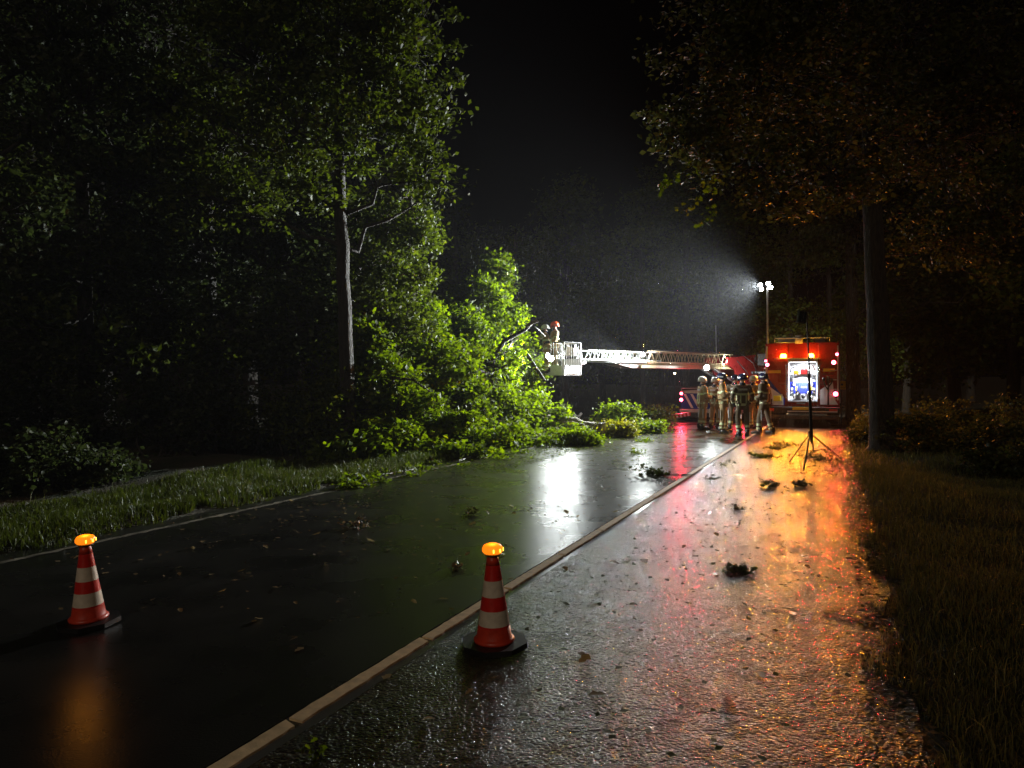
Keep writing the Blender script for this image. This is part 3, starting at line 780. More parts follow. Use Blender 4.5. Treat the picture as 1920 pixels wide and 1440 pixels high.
bush_at('dark green low shrub at the road edge nearest the trucks', 1215, 22.0, .8, .42, 123, leaf=LEAF_FELL, ncl=50, ls=.1)
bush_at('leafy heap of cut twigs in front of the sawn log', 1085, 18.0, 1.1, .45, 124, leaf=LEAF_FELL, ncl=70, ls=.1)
bush_at('bush right of the dark verge trunk, nearest the grass', 1740, 15.5, 1.8, 1.0, 130, leaf=LEAF_BROWN, ncl=90)
bush_at('bush at the right edge of the photo', 1880, 14.5, 2.2, 1.0, 131, leaf=LEAF_DARK, ncl=90)
bush_at('low bush left of the dark verge trunk', 1625, 18, 1.2, .75, 132, leaf=LEAF_BROWN, ncl=60)
bush_at('bush on the bank between the bushes right of the trunk', 1820, 17.5, 2.4, 1.2, 133, leaf=LEAF_BROWN, ncl=90)
bush_at('small dark bush low on the right verge', 1900, 11.5, 1.3, .6, 134, leaf=LEAF_DARK, ncl=60)
bush_at('bush in front of the orange lit roadside tree', 1640, 22, 1.2, 1.0, 135, leaf=LEAF_BROWN, ncl=60)

# ------------------------------------------------------------------ traffic cones
def make_cone(loc, label, tilt, k=1.0, rz=0.0):
    root = tag(ob('traffic_cone', None, None, loc, (tilt[0], tilt[1], rz)), label, 'traffic cone', 'red and white traffic cones with amber lamps on the road')
    root.scale = (k, k, k)
    n = 8; R0 = .205
    outl = [(R0 * math.cos(rad(22.5 + 45 * i)), R0 * math.sin(rad(22.5 + 45 * i))) for i in range(n)]
    MB().prism(outl, 0.0, 0.032).build('base_slab', DARK, root)
    def cr(z): return .106 + (.036 - .106) * (z - .06) / (.53 - .06)
    MB().lathe([(.122, .0325), (.125, .045), (.115, .056), (cr(.06), .062), (cr(.125), .125)], 40).build('foot', CONE_BASE, root)
    for nm, a, b, mt in (('red_band', .1255, .135, CONE_RED), ('white_band', .1355, .225, CONE_WHITE), ('red_band', .2255, .305, CONE_RED), ('white_band', .3055, .40, CONE_WHITE), ('red_band', .4005, .49, CONE_RED)):
        MB().lathe([(cr(a), a), (cr((a + b) / 2), (a + b) / 2), (cr(b), b)], 40, cap=False).build(nm, mt, root)
    MB().lathe([(cr(.4905), .4905), (.036, .53), (.031, .535), (.029, .55)], 32).build('neck', CONE_BASE, root)
    MB().lathe([(.030, .5402), (.045, .545), (.052, .5545)], 32).build('lamp_housing', DARK, root)
    ln = MB().lathe([(.028, .5560), (.05, .559), (.060, .572), (.060, .592), (.050, .608), (.03, .616), (.001, .618)], 72, ribs=(18, .045)).build('lamp_lens', E_CONE, root)
    for a in range(4):
        q = rad(-60 + 40 * a - 30)
        MB().box((0, 0, 0), (.006, .004, .02)).build('lamp_led', E_CONE_HOT, ln, (.0655 * math.cos(q), .0655 * math.sin(q), .582), (0, 0, q + rad(90)))
    lamp('cone_lamp_light', (0, 0, .66), (1.0, .34, .03), .8, .04, root)
    return root
make_cone(tuple(P(927, 1212, 4.28).to_2d()) + (0.006,), 'nearest traffic cone, on the coarse asphalt beside the kerb line', (0, rad(-1.2)), 1.0, rad(8))
make_cone(tuple(P(166, 1163, 4.68).to_2d()) + (0.006,), 'traffic cone standing alone on the dark smooth road at the left', (rad(1), rad(-2.2)), .95, rad(35))

# ------------------------------------------------------------------ tripod floodlight in the foreground
tp0 = P(1523, 850, 13.6); tp0.z = 0
tri = thing('tripod_floodlight', 'unlit floodlight on a tall tripod standing at the right road edge', 'tripod light', tuple(tp0))
def L3(px, py, d): return P(px, py, d) - tp0
bot = L3(1525, 848, 13.6); hub = L3(1519, 812, 13.6); topp = L3(1512, 585, 13.6)
bar('pole', bot, topp, .013, DARK, tri)
bar('pole_sleeve', L3(1521, 830, 13.6), L3(1516, 700, 13.6), .019, DARK, tri)
for foot in ((1480, 868, 13.9), (1507, 884, 12.6), (1578, 862, 14.5)):
    f = L3(*foot); f.z = 0.02
    lg = bar('leg', hub, f, .014, DARK, tri)
    mid = hub.lerp(f, .62); bar('strut', bot + Vector((0, 0, .04)), mid, .009, DARK, tri)
MB().lathe([(.03, -.05), (.04, -.03), (.04, .03), (.03, .05)], 12).build('hub', DARK, tri, hub)
hd = L3(1503, 594, 13.6)
fl = boxp('lamp_housing', hd, (.17, .07, .23), DARK, tri, (rad(12), 0, rad(20)), .012)
boxp('lamp_glass', (0, -.037, 0), (.13, .004, .18), GLASS, fl)
bar('yoke', hd + Vector((.02, 0, -.14)), topp + Vector((0, 0, .0)), .01, DARK, tri)

# ------------------------------------------------------------------ wheels shared by both trucks
W_TYRE = MB().lathe([(.30, -.14), (.46, -.15), (.50, -.12), (.505, 0), (.50, .12), (.46, .15), (.30, .14)], 36, axis='x', cap=False).me('tyre', RUBBER)
W_RIM = MB().lathe([(.0, -.05), (.12, -.05), (.14, -.09), (.20, -.06), (.28, -.12), (.31, -.12), (.31, .12), (.0, .12)], 24, axis='x').me('rim', GREY)
def wheel(parent, x, y, side):
    w_ = ob('wheel', W_TYRE, parent, (x, y, .5), (0, 0, 0 if side < 0 else math.pi)); ob('rim', W_RIM, w_)
    return w_

def round_light(parent, name, c, r, mat, color, power, axis='y', lamp_on=True, off=(0, -.06, 0), body=DARK, srad=None):
    o = MB().lathe([(r * 1.25, .0), (r * 1.25, -.03), (r * 1.05, -.04)], 20, axis=axis).build(name, body, parent, c)
    MB().lathe([(r, -.041), (r * .9, -.055), (r * .5, -.068), (.001, -.072)], 20, axis=axis).build('lens', mat, o)
    if lamp_on: lamp(name + '_light', (off[0], -.072 + off[1] * .5, off[2]), color, power * 2.2, srad or r * .6, o, 'SPOT', (off[0], -3, off[2] - .2), 172, .5)
    return o

# ------------------------------------------------------------------ fire engine (rear towards the camera)
ec = P(1503, 715, 25.0)
eng = thing('fire_engine', 'red fire engine seen from behind, its lit rear compartment open and a light mast raised', 'fire engine', (ec.x, ec.y, 0), YAW)
LB = 7.6
MB().box((-0.83, LB / 2 - 1.4, 1.85), (.78, LB - 3.0, 2.26), bev=.04).box((.87, LB / 2 - 1.4, 1.85), (.70, LB - 3.0, 2.26), bev=.04)\
    .box((0.04, LB / 2 - 1.38, 2.655), (.96, LB - 3.06, .63)).box((0.04, LB / 2 - 1.38, .79), (.96, LB - 3.06, .14)).build('body', RED, eng)
# compartment box interior
cx, cw, z0, z1 = 0.0 + .03, .98, .90, 2.32
inn = MB(); inn.box((cx, .62, (z0 + z1) / 2), (cw, .02, z1 - z0)).box((cx - cw / 2 + .012, .32, (z0 + z1) / 2), (.02, .6, z1 - z0)).box((cx + cw / 2 - .012, .32, (z0 + z1) / 2), (.02, .6, z1 - z0))
inn.box((cx, .32, z0 + .012), (cw - .05, .6, .02)).box((cx, .32, z1 - .012), (cw - .05, .6, .02))
comp = inn.build('compartment', WHITE, eng)
boxp('shelf', (cx, .30, 1.83), (cw - .06, .55, .025), ALU, comp)
boxp('light_strip', (cx - cw / 2 + .035, .06, 1.6), (.014, .02, 1.3), E_INNER, comp)
boxp('light_strip', (cx + cw / 2 - .035, .06, 1.6), (.014, .02, 1.3), E_INNER, comp)
boxp('light_strip', (cx, .08, z1 - .04), (.86, .03, .02), E_INNER, comp)
lamp('compartment_glow', (cx, .06, z1 - .1), (.88, .93, 1), 150, .05, comp, 'SPOT', (cx, .4, 1.3), 150)
lamp('compartment_glow', (cx, -.08, z0 + .75), (.88, .93, 1), 90, .05, comp, 'SPOT', (cx, .4, 1.1), 160)  # extra spot without a strip, added to brighten shelf and pump panel
boxp('shutter_roll', (cx, .06, z1 + .06), (cw, .1, .1), ALU, eng, bev=.02)
# pump panel: blue with white labels, gauges, outlets
boxp('pump_panel', (cx, .22, 1.38), (cw - .1, .03, .42), BLUE, comp)
for x, z, w_, h_ in ((-.23, 1.67, .17, .16), (0, 1.69, .24, .17), (.23, 1.67, .17, .16)):
    boxp('label_plate', (cx + x, .195, z - .03), (w_, .012, h_), WHITE, comp, (0, rad(-8 * (x > 0) + 8 * (x < 0)), 0))
for x in (-.15, .34): boxp('yellow_tag', (cx + x - .06, .195, 1.36), (.055, .012, .14), YELLOW, comp)
for x in (-.03, .04, .11): boxp('switch', (cx + x, .195, 1.40), (.045, .012, .04), SILVER, comp)
for i, x in enumerate((-.36, -.29, .36, .29)):
    MB().lathe([(.055, 0), (.055, -.04), (.045, -.05), (.045, -.051)], 16, axis='y').build('gauge', ALU, comp, (cx + x, .21, 1.5 if i % 2 else 1.34))
for x, z, r in ((-.3, 1.05, .075), (-.17, 1.2, .06), (.02, 1.06, .10), (.2, 1.17, .07), (.33, 1.02, .075), (-.36, 1.22, .05), (.36, 1.22, .05)):
    o = MB().lathe([(r, 0), (r, -.12), (r * 1.15, -.12), (r * 1.15, -.16), (r * .85, -.165), (r * .7, -.14), (.001, -.13)], 18, axis='y').build('outlet', CHROME if r < .09 else ALU, comp, (cx + x, .30, z))
    if r > .09: MB().lathe([(r * .6, -.166), (.001, -.17)], 14, axis='y').build('outlet_cap', DARK, o)
MB().box((0, 0, 0), (.22, .3, .2), bev=.02).build('red_tool_case', RED, comp, (cx + .04, .25, 1.945))
boxp('yellow_tool_case', (cx - .22, .2, 1.925), (.17, .24, .14), YELLOW, comp, bev=.015)
MB().lathe([(.09, -.08), (.12, -.08), (.12, .08), (.09, .08)], 20, axis='y', cap=False).build('hose_roll', CANVAS, comp, (cx + .27, .2, 1.97))
MB().tube([(cx - .44, .18, 1.9), (cx - .38, .15, 2.06), (cx - .2, .14, 2.15), (cx + .02, .15, 2.14), (cx + .14, .16, 2.02)], .018, 8).build('hose', DARK, comp)
MB().tube([(cx + .2, .18, 2.25), (cx + .22, .15, 2.1), (cx + .33, .14, 2.16), (cx + .42, .15, 1.98)], .016, 8).build('hose', RED, comp)
for x in (-.44, -.4, .1, .42): boxp('white_canister', (cx + x * .93, .17, .99), (.10, .12, .13), WHITE, comp, bev=.015)
# side door strip / rails
bar('grab_rail', (cx - cw / 2 - .05, -.05, 1.0), (cx - cw / 2 - .05, -.05, 2.2), .018, CHROME, eng)
bar('grab_rail', (cx + cw / 2 + .05, -.05, 1.0), (cx + cw / 2 + .05, -.05, 2.2), .018, CHROME, eng)
# chevrons on the left and light panel on the right
def flat(name, pts, y0, y1, mat, parent): return MB().prism(pts, y0, y1, 'y').build(name, mat, parent)
lp = flat('blue_panel', [(-1.19, .76), (-.56, .76), (-.56, 1.0), (-1.19, 1.82)], -.009, -.001, BLUE, eng)
flat('white_stripe', [(-1.19, .76), (-1.02, .76), (-.60, .76), (-.60, 1.06), (-1.19, 1.52), (-1.19, 1.2)], -.016, -.010, WHITE, lp)
flat('blue_stripe', [(-1.18, .78), (-.94, .78), (-1.18, 1.03)], -.022, -.017, BLUE, lp)
boxp('lamp_frame', (-.80, -.03, 1.0), (.34, .03, .30), SILVER, lp)
MB().box((-.80, -.07, 1.0), (.26, .05, .2), bev=.03).build('yellow_reflector', YELL_REFL, lp)
rp = flat('white_panel', [(.60, .80), (1.17, .80), (1.05, 1.0), (1.0, 1.62), (.60, 1.3)], -.012, -.001, WHITE, eng)
# standpipe and nozzles hung on the right
sp = MB().tube([(.86, -.08, .78), (.86, -.08, 1.55)], .03, 8).tube([(.86, -.08, 1.3), (.74, -.10, 1.5), (.72, -.1, 1.62)], .022, 8).tube([(.86, -.08, 1.4), (.98, -.1, 1.58)], .022, 8)
sp.tube([(.72, -.1, 1.62), (.72, -.1, 1.74)], [.04, .05], 8).tube([(.98, -.1, 1.58), (.97, -.1, 1.72)], [.04, .05], 8).tube([(.86, -.08, 1.55), (.86, -.08, 1.8)], [.04, .06], 8).tube([(.70, -.06, 1.86), (1.02, -.06, 1.86)], .012, 6)
sp.build('standpipe', DARK, eng)
# bumper, step, lower skirts
boxp('rear_step', (0, -.12, .60), (2.46, .42, .22), DARK, eng, bev=.03)
boxp('bumper_strip', (.35, -.342, .56), (1.6, .012, .035), SILVER, eng)
boxp('underrun_bar', (0, -.2, .36), (2.4, .12, .14), GREY, eng, bev=.02)
boxp('chassis', (0, LB / 2 - .2, .62), (1.3, LB - .6, .22), DARK, eng)
boxp('number_plate', (-.02, -.345, .66), (.52, .012, .11), YELLOW, eng)
for x in (-1.0, 1.0): boxp('mudflap', (x, .9, .38), (.4, .02, .45), RUBBER, eng)
for y in (1.9, 6.3):
    for x, sd in ((-1.05, -1), (1.05, 1)): wheel(eng, x, y, sd)
boxp('mudguard', (-1.18, 1.9, 1.06), (.1, 1.25, .10), DARK, eng, bev=.03); boxp('mudguard', (1.18, 1.9, 1.06), (.1, 1.25, .10), DARK, eng, bev=.03)
# crew cab
cab = MB().prism([(5.0, .55), (7.9, .55), (7.95, 1.6), (7.7, 2.75), (5.0, 2.85)], -1.22, 1.22, 'x').build('cab', RED, eng)
for sx in (-1, 1):
    for a, b in ((5.2, 6.3), (6.5, 7.55)): MB().box((sx * 1.224, (a + b) / 2, 2.1), (.012, b - a, .75)).build('window', GLASS, cab)
    boxp('door_handle', (sx * 1.235, 6.9, 1.45), (.03, .16, .04), CHROME, cab)
    for a in (0.9, 3.2, 4.4): boxp('roller_shutter', (sx * 1.226, a if a > 1 else .95, 1.75), (.012, 1.0 if a > 1 else .9, 1.5), ALU, eng)
    boxp('side_stripe', (sx * 1.232, 3.6, .92), (.012, 6.6, .16), WHITE, eng)
    bar('mirror_arm', (sx * 1.22, 7.6, 2.3), (sx * 1.5, 7.7, 2.3), .015, DARK, cab)
    boxp('mirror', (sx * 1.52, 7.7, 2.1), (.2, .06, .45), DARK, cab, bev=.02)
MB().prism([(7.955, 1.65), (7.985, 1.65), (7.74, 2.66), (7.71, 2.66)], -1.05, 1.05, 'x').build('windscreen', GLASS, cab)
for x in (-.85, .85):
    hl_ = MB().lathe([(.001, 0), (.10, 0), (.10, .02), (.08, .04), (.001, .045)], 18, axis='y').build('headlight', E_WARM, cab, (x, 7.93, .85))
    lamp('headlight_light', (0, .12, 0), (1, .93, .75), 700, .06, hl_, 'SPOT', (0, 3, -.25), 120, .8)
# roof gear
boxp('roof_box', (-.45, 2.2, 3.10), (.8, 2.6, .24), ALU, eng, bev=.02)
for x in (.35, .75): bar('roof_ladder_rail', (x, .2, 3.12), (x, 4.6, 3.12), .03, ALU, eng)
for i in range(12): bar('roof_ladder_rung', (.35, .4 + .36 * i, 3.12), (.75, .4 + .36 * i, 3.12), .015, ALU, eng)
bar('roof_rail', (-.85, .02, 2.99), (-.1, .02, 2.99), .012, ALU, eng)
# lights
AMB = (1.0, .33, .012); REDC = (1.0, .03, .06)
def beacon(parent, c, r=.07, p=90):
    o = MB().lathe([(r * 1.1, -.09), (r * 1.1, -.06)], 16).build('beacon', DARK, parent, c)
    MB().lathe([(r, -.059), (r, .04), (r * .6, .075), (.001, .08)], 20).build('lens', E_AMBER, o)
    lamp('beacon_light', (0, -.12, 0), AMB, p * 8.5, .06, o, 'SPOT', (0, -1, -.45), 128, 1.0)
    return o
beacon(eng, (-.60, -.05, 2.50), .10, p=150); beacon(eng, (.30, -.05, 2.50), .09, p=150)
for c, r, pw in (((1.03, 0, 2.26), .07, 26), ((1.13, 0, 2.54), .045, 10), ((1.09, 0, 1.17), .075, 26), ((-1.14, 0, 2.20), .06, 22), ((-1.19, 0, 2.34), .04, 8)):
    round_light(eng, 'rear_light', c, r, E_RED, REDC, pw)
boxp('lamp_bar', (-.15, .0, 2.41), (1.5, .05, .03), ALU, eng)
for x in (-.62, .66):
    for z in (.78, 1.5, 2.28, 2.9): boxp('panel_seam', (x if z < 2.9 else x * 1.2, -.003, z), (.30 if z > 1 else .5, .004, .012), DARK, eng)
for x in (-1.16, 1.16): boxp('corner_post', (x, -.02, 1.9), (.05, .03, 1.9), ALU, eng, bev=.01)
boxp('warning_strip', (-.9, -.006, 1.95), (.42, .01, .10), YELLOW, eng); boxp('warning_strip', (.88, -.006, 2.0), (.36, .01, .10), YELLOW, eng)
for i in range(4): boxp('roof_step', (1.02, -.04, 1.0 + .33 * i), (.2, .05, .03), ALU, eng)
MB().lathe([(.13, -.12), (.17, -.12), (.17, .12), (.13, .12)], 20, axis='x').build('hose_reel', CANVAS, eng, (-.1, .25, 3.08))
MB().tube([(-.9, .1, 3.0), (-.9, .1, 3.14), (.9, .1, 3.14), (.9, .1, 3.0)], .018, 7).build('roof_rail_frame', ALU, eng)
boxp('grip_handle', (-.02, -.05, .83), (.3, .04, .04), CHROME, eng, bev=.01)
for x in (-1.02, 1.02): boxp('tail_lamp_box', (x, -.335, .6), (.26, .02, .10), CONE_BASE, eng)
# light mast
mast = bar('light_mast', (-1.14, .15, 2.2), (-1.16, .15, 5.02), .035, ALU, eng, 12)
bar('mast_sleeve', (-1.14, .15, .9), (-1.14, .15, 3.0), .05, ALU, eng, 12)
mh = boxp('lamp_bracket', (-1.17, .15, 5.05), (.34, .04, .04), GREY, eng)
WHC = (.93, 1.0, .98)
# two heads turned left towards the fallen tree, two towards the viewer and the right
W1 = Vector(P(860, 660, 19)); W4 = Vector(P(400, 500, 16)); W2 = Vector((2.0, 4.0, 0)); W3 = Vector(P(1560, 900, 11))
Minv = (Matrix.Translation((ec.x, ec.y, 0)) @ Euler((0, 0, YAW)).to_matrix().to_4x4()).inverted()
heads = [(-.22, 5.10, W1, 25000, 80), (-.18, 4.93, W4, 500, 80), (.05, 5.14, W2, 35, 150), (.12, 4.98, W3, 18, 150)]
for dx, z, tg, pw, an in heads:
    c = Vector((-1.17 + dx, .10, z)); t_ = Minv @ tg
    q = (t_ - c).normalized()
    h_ = MB().box((0, 0, .03), (.15, .11, .06), bev=.01).build('lamp_head', DARK, eng, c)
    h_.rotation_mode = 'QUATERNION'; h_.rotation_quaternion = q.to_track_quat('-Z', 'Y')
    MB().box((0, 0, -.006), (.14, .10, .01)).build('lens', E_WHITE, h_)
    lamp('lamp_head_light', (0, 0, -.05), WHC, pw, .05, h_, 'SPOT', (0, 0, -1), an, 1.0)

# ------------------------------------------------------------------ aerial ladder truck
ac = P(1335, 715, 28.0)
aer = thing('ladder_truck', 'red aerial ladder truck with blue and white striped tail and its ladder swung out left', 'ladder truck', (ac.x, ac.y, 0), YAW)
boxp('deck', (0, 4.2, 1.16), (2.46, 8.2, .14), ALU, aer, bev=.02)
MB().box((-.80, 4.3, .80), (.84, 7.6, .54), bev=.03).box((.80, 4.3, .80), (.84, 7.6, .54), bev=.03).build('body', RED, aer)
boxp('chassis', (0, 4.6, .62), (.9, 8.6, .26), DARK, aer)
tl = boxp('tail_panel', (0, .0, .82), (2.44, .04, .62), BLUE, aer)
for i in range(-4, 5):
    x = i * .27
    sg = 1 if x < 0 else -1
    MB().prism([(x, -.28), (x + .1, -.28), (x + .1 - sg * .30, .28), (x - sg * .30, .28)], -.03, -.021, 'y').build('white_stripe', WHITE, tl) if abs(x - sg * .3) < 1.18 and abs(x) < 1.05 else None
boxp('bumper', (0, -.15, .44), (2.44, .24, .12), SILVER, aer, bev=.02)
boxp('underrun_guard', (0, -.05, .25), (2.3, .3, .2), DARK, aer, bev=.03)
bar('deck_rail', (-1.2, .0, 1.33), (1.2, .0, 1.33), .022, ALU, aer)
for x in (-1.2, -.4, .4, 1.2): bar('rail_post', (x, 0, 1.2), (x, 0, 1.33), .015, ALU, aer)
for x, sd in ((-1.05, -1), (1.05, 1)):
    for y in (1.9, 6.9): wheel(aer, x, y, sd)
for c, r, pw in (((-1.19, -.03, 1.12), .055, 30), ((-1.19, -.03, .87), .065, 34), ((1.08, -.03, 1.14), .055, 26), ((1.08, -.03, .92), .065, 30)):
    round_light(aer, 'rear_light', c, r, E_RED, REDC, pw)
acab = MB().prism([(7.6, .5), (9.6, .5), (9.65, 1.5), (9.4, 2.5), (7.6, 2.6)], -1.22, 1.22, 'x').build('cab', RED, aer)
for sx in (-1, 1): boxp('window', (sx * 1.226, 8.6, 2.0), (.012, 1.4, .7), GLASS, acab)
boxp('rear_window', (0, 7.594, 2.05), (1.6, .012, .6), GLASS, acab)
MB().prism([(9.655, 1.55), (9.685, 1.55), (9.45, 2.42), (9.42, 2.42)], -1.05, 1.05, 'x').build('windscreen', GLASS, acab)
# turntable
tt = MB().lathe([(.95, 1.232), (.95, 1.36), (.82, 1.40), (.82, 1.5)], 32, c=(.3, 2.6, 0)).build('turntable', GREY, aer)
AERM = Matrix.Translation((ac.x, ac.y, 0)) @ Euler((0, 0, YAW)).to_matrix().to_4x4()
AI = AERM.inverted()
TIP = P(1086, 679, 23.2); HEEL = Vector((9.75, 30.45, 2.27))
tip = AI @ TIP; heel = AI @ HEEL
ax = (tip - heel); LL = ax.length; ax.normalize(); side = ax.cross(Vector((0, 0, 1))).normalized(); upv = side.cross(ax).normalized()
def along(a, sde, u_): return heel + ax * a + side * sde + upv * u_
# turret arms: two red cheek plates holding the ladder, operator seat and control boxes
for sd in (-1, 1):
    o = .46 * sd
    p = [along(-.5, o, -.9), along(1.1, o, -.9), along(1.3, o, -.2), along(2.0, o, .05), along(1.9, o, .3), along(.2, o, .42), along(-.7, o, .5), along(-.75, o, -.2)]
    q = [v + side * .07 * sd for v in p]
    n_ = len(p)
    MB().add(p + q, [tuple(range(n_)), tuple(range(2 * n_ - 1, n_ - 1, -1))] + [(i, (i + 1) % n_, n_ + (i + 1) % n_, n_ + i) for i in range(n_)]).build('turret_arm', RED, aer)
    cyl = bar('lift_cylinder', along(.1, o * .6, -.95), along(2.6, o * .6, -.12), .075, CHROME, aer, 12)
MB().tube([along(-.45, -.6, .3), along(-.45, .6, .3)], .14, 16).build('hinge_pin', GREY, aer)
bc = along(-.2, -.95, -.3)
seat = MB().box(bc, (.8, .9, .12), bev=.03).build('operator_platform', GREY, aer)
boxp('control_box', along(-.1, -1.05, .25), (.5, .35, .5), DARK, aer, (0, 0, rad(10)), .03)
boxp('control_box', along(-.5, -.75, .3), (.45, .3, .45), DARK, aer, (0, rad(14), rad(30)), .03)
boxp('operator_seat', along(-.35, -1.2, -.12), (.45, .45, .1), RED, aer, None, .03)
boxp('seat_back', along(-.6, -1.2, .15), (.45, .1, .5), RED, aer, (rad(-12), 0, 0), .03)
MB().tube([along(.9, -.55, .5), along(.5, -.9, .1), along(.2, -1.0, -.5)], .02, 8).build('hydraulic_hose', DARK, aer)
MB().tube([along(1.2, -.55, .2), along(.8, -.8, -.3), along(.4, -.8, -.9)], .02, 8).build('hydraulic_hose', DARK, aer)
for i in range(3): MB().lathe([(.08, -.05), (.11, -.05), (.11, .05), (.08, .05)], 14, axis='y', cap=False).build('hose_coil', RED, aer, along(2.0 + .28 * i, -.35, -.45 - .07 * i))
# ladder sections
YELC = pm('amber_lit_ladder', (0.66, 0.52, 0.28), 0.42, noise=0.15)  # amber lamp light on the base section is put into this colour
def section(a0, a1, hw, u0, hh, step, mat, r):
    sec = MB().tube([along(a0, -hw, u0), along(a1, -hw, u0)], r * 1.7, 6).tube([along(a0, hw, u0), along(a1, hw, u0)], r * 1.7, 6).build('ladder_section', mat, aer)
    for s_ in (-1, 1):
        bar('hand_rail', along(a0, s_ * hw, u0 + hh), along(a1, s_ * hw, u0 + hh), r, mat, sec)
        bar('side_beam', along(a0, s_ * hw, u0 + .07), along(a1, s_ * hw, u0 + .07), r * 1.2, mat, sec)
        n_ = int((a1 - a0) / step)
        for i in range(n_):
            p0 = a0 + (a1 - a0) * i / n_; p1 = a0 + (a1 - a0) * (i + .5) / n_; p2 = a0 + (a1 - a0) * (i + 1) / n_
            bar('brace', along(p0, s_ * hw, u0), along(p1, s_ * hw, u0 + hh), r * .8, mat, sec, 5)
            bar('brace', along(p1, s_ * hw, u0 + hh), along(p2, s_ * hw, u0), r * .8, mat, sec, 5)
    for i in range(int((a1 - a0) / .32)):
        bar('rung', along(a0 + .16 + .32 * i, -hw, u0), along(a0 + .16 + .32 * i, hw, u0), r * .8, mat, sec, 5)
    return sec
section(1.2, 7.2, .36, -.02, .46, .46, YELC, .020)
MB().add([along(1.2, s_ * w_, z) for z in (-.16, -.06) for s_, w_ in ((-1, .4), (1, .4))] + [along(7.6, s_ * .4, z) for z in (-.16, -.06) for s_ in (-1, 1)],
         [(0, 1, 3, 2), (4, 6, 7, 5), (0, 4, 5, 1), (2, 3, 7, 6), (0, 2, 6, 4), (1, 5, 7, 3)]).build('ladder_beam', YELC, aer)
section(6.2, LL - .15, .27, .04, .36, .40, ALU, .018)
MB().add([along(7.0, -.30, -.05), along(7.0, .30, -.05), along(8.8, .30, -.05), along(8.8, -.30, -.05), along(7.3, -.30, -.16), along(7.3, .30, -.16), along(8.0, .30, -.16), along(8.0, -.30, -.16)],
         [(0, 1, 2, 3), (4, 7, 6, 5), (0, 4, 5, 1), (2, 6, 7, 3), (1, 5, 6, 2), (0, 3, 7, 4)]).build('ladder_shoe', ALU, aer)
MB().tube([along(7.4, -.3, .42), along(6.4, -.33, .5), along(1.5, -.38, .5)], .012, 6).build('cable', DARK, aer)
# ladder work light + turret lamp
def flood(parent, c, tgt, power, r=.09, name='work_light', ang=165, sz=.06):
    c = Vector(c); q = (Vector(tgt) - c).normalized()
    o = MB().lathe([(r * .8, .09), (r * 1.1, .05), (r * 1.15, .0)], 18).build(name, DARK, parent, c)
    o.rotation_mode = 'QUATERNION'; o.rotation_quaternion = q.to_track_quat('-Z', 'Y')
    MB().lathe([(r, -.001), (r * .8, -.015), (.001, -.02)], 18).build('lens', E_WHITE, o)
    lamp(name + '_light', (0, 0, -.07), WHC, power, sz, o, 'SPOT', (0, 0, -1), ang, .5)
    return o
camA = AI @ Vector((0, 0, 1.0))
flood(aer, AI @ P(1205, 664, 25.6), camA, 200, .075)
flood(aer, AI @ P(1325, 689, 26.6), AI @ Vector((5.0, 12, 0)), 110, .10)
flood(aer, AI @ P(1360, 674, 28.6), AI @ P(1385, 700, 30.4), 60, .05)
flood(aer, AI @ P(1413, 699, 27.8), AI @ P(1375, 700, 30.2), 120, .04)
# stabiliser with red-white stripes
sa = AI @ P(1292, 776, 27.2); sb = AI @ P(1240, 788, 26.2)
sa.z = .36; sb.z = .26
dv = (sb - sa); sl = dv.length
st = ob('stabiliser', MB().box((0, 0, 0), (sl, .16, .13)).me('stabiliser', RED), aer, (sa + sb) / 2)
st.rotation_mode = 'QUATERNION'; st.rotation_quaternion = dv.to_track_quat('X', 'Z')
for i in range(5): MB().prism([(-.05 + .0, -.068), (.05, -.068), (.09, .068), (-.01, .068)], -.086, .086, 'y').build('white_stripe', WHITE, st, (-sl / 2 + .14 + .22 * i, 0, 0))
bar('stabiliser_leg', sb, Vector((sb.x, sb.y, .05)), .045, CHROME, aer, 10)
MB().lathe([(.20, .006), (.20, .04), (.1, .06)], 20).build('stabiliser_foot', GREY, aer, (sb.x, sb.y, 0))
o = MB().lathe([(.03, .33), (.03, .37), (.001, .385)], 12).build('marker_light', E_AMBER, aer, (sb.x - .1, sb.y, 0))
bar('antenna', AI @ P(1343, 668, 30), AI @ P(1342, 610, 30), .012, ALU, aer)

# rescue basket at the ladder tip
bk_c = P(1056, 0, 23.0); bz = 1.83
def BK(a, b_, z):   # a along ladder (towards left/camera), b across
    d1 = (Vector((TIP.x - HEEL.x, TIP.y - HEEL.y, 0))).normalized(); d2 = Vector((-d1.y, d1.x, 0))
    return AI @ (Vector((bk_c.x, bk_c.y, 0)) + d1 * a + d2 * b_ + Vector((0, 0, z)))
HA, HB = .40, .40
def bkbox(name, a, b_, z, da, db, dz, mat, par, bev=0.0):
    o = MB().box((0, 0, 0), (da, db, dz), bev=bev).build(name, mat, par, BK(a, b_, z))
    d1 = BK(1, 0, 0) - BK(0, 0, 0); o.rotation_euler = (0, 0, math.atan2(d1.y, d1.x)); return o
bk = bkbox('rescue_basket', 0, 0, bz, 2 * HA, 2 * HB, .06, WHITE, aer)
bkI = Matrix.Translation(BK(0, 0, bz)) @ Euler(bk.rotation_euler).to_matrix().to_4x4(); bkI = bkI.inverted()
def bkbar(name, p, q, r, mat=WHITE): return bar(name, bkI @ BK(*p), bkI @ BK(*q), r, mat, bk, 7)
def bkpl(name, a, b_, z, da, db, dz, mat=WHITE, bev=0.0): 
    return MB().box((0, 0, 0), (da, db, dz), bev=bev).build(name, mat, bk, bkI @ BK(a, b_, z))
top = bz + 1.02
for a, b_ in ((-HA, -HB), (-HA, HB), (HA, -HB), (HA, HB)): bkbar('post', (a, b_, bz), (a, b_, top), .022)
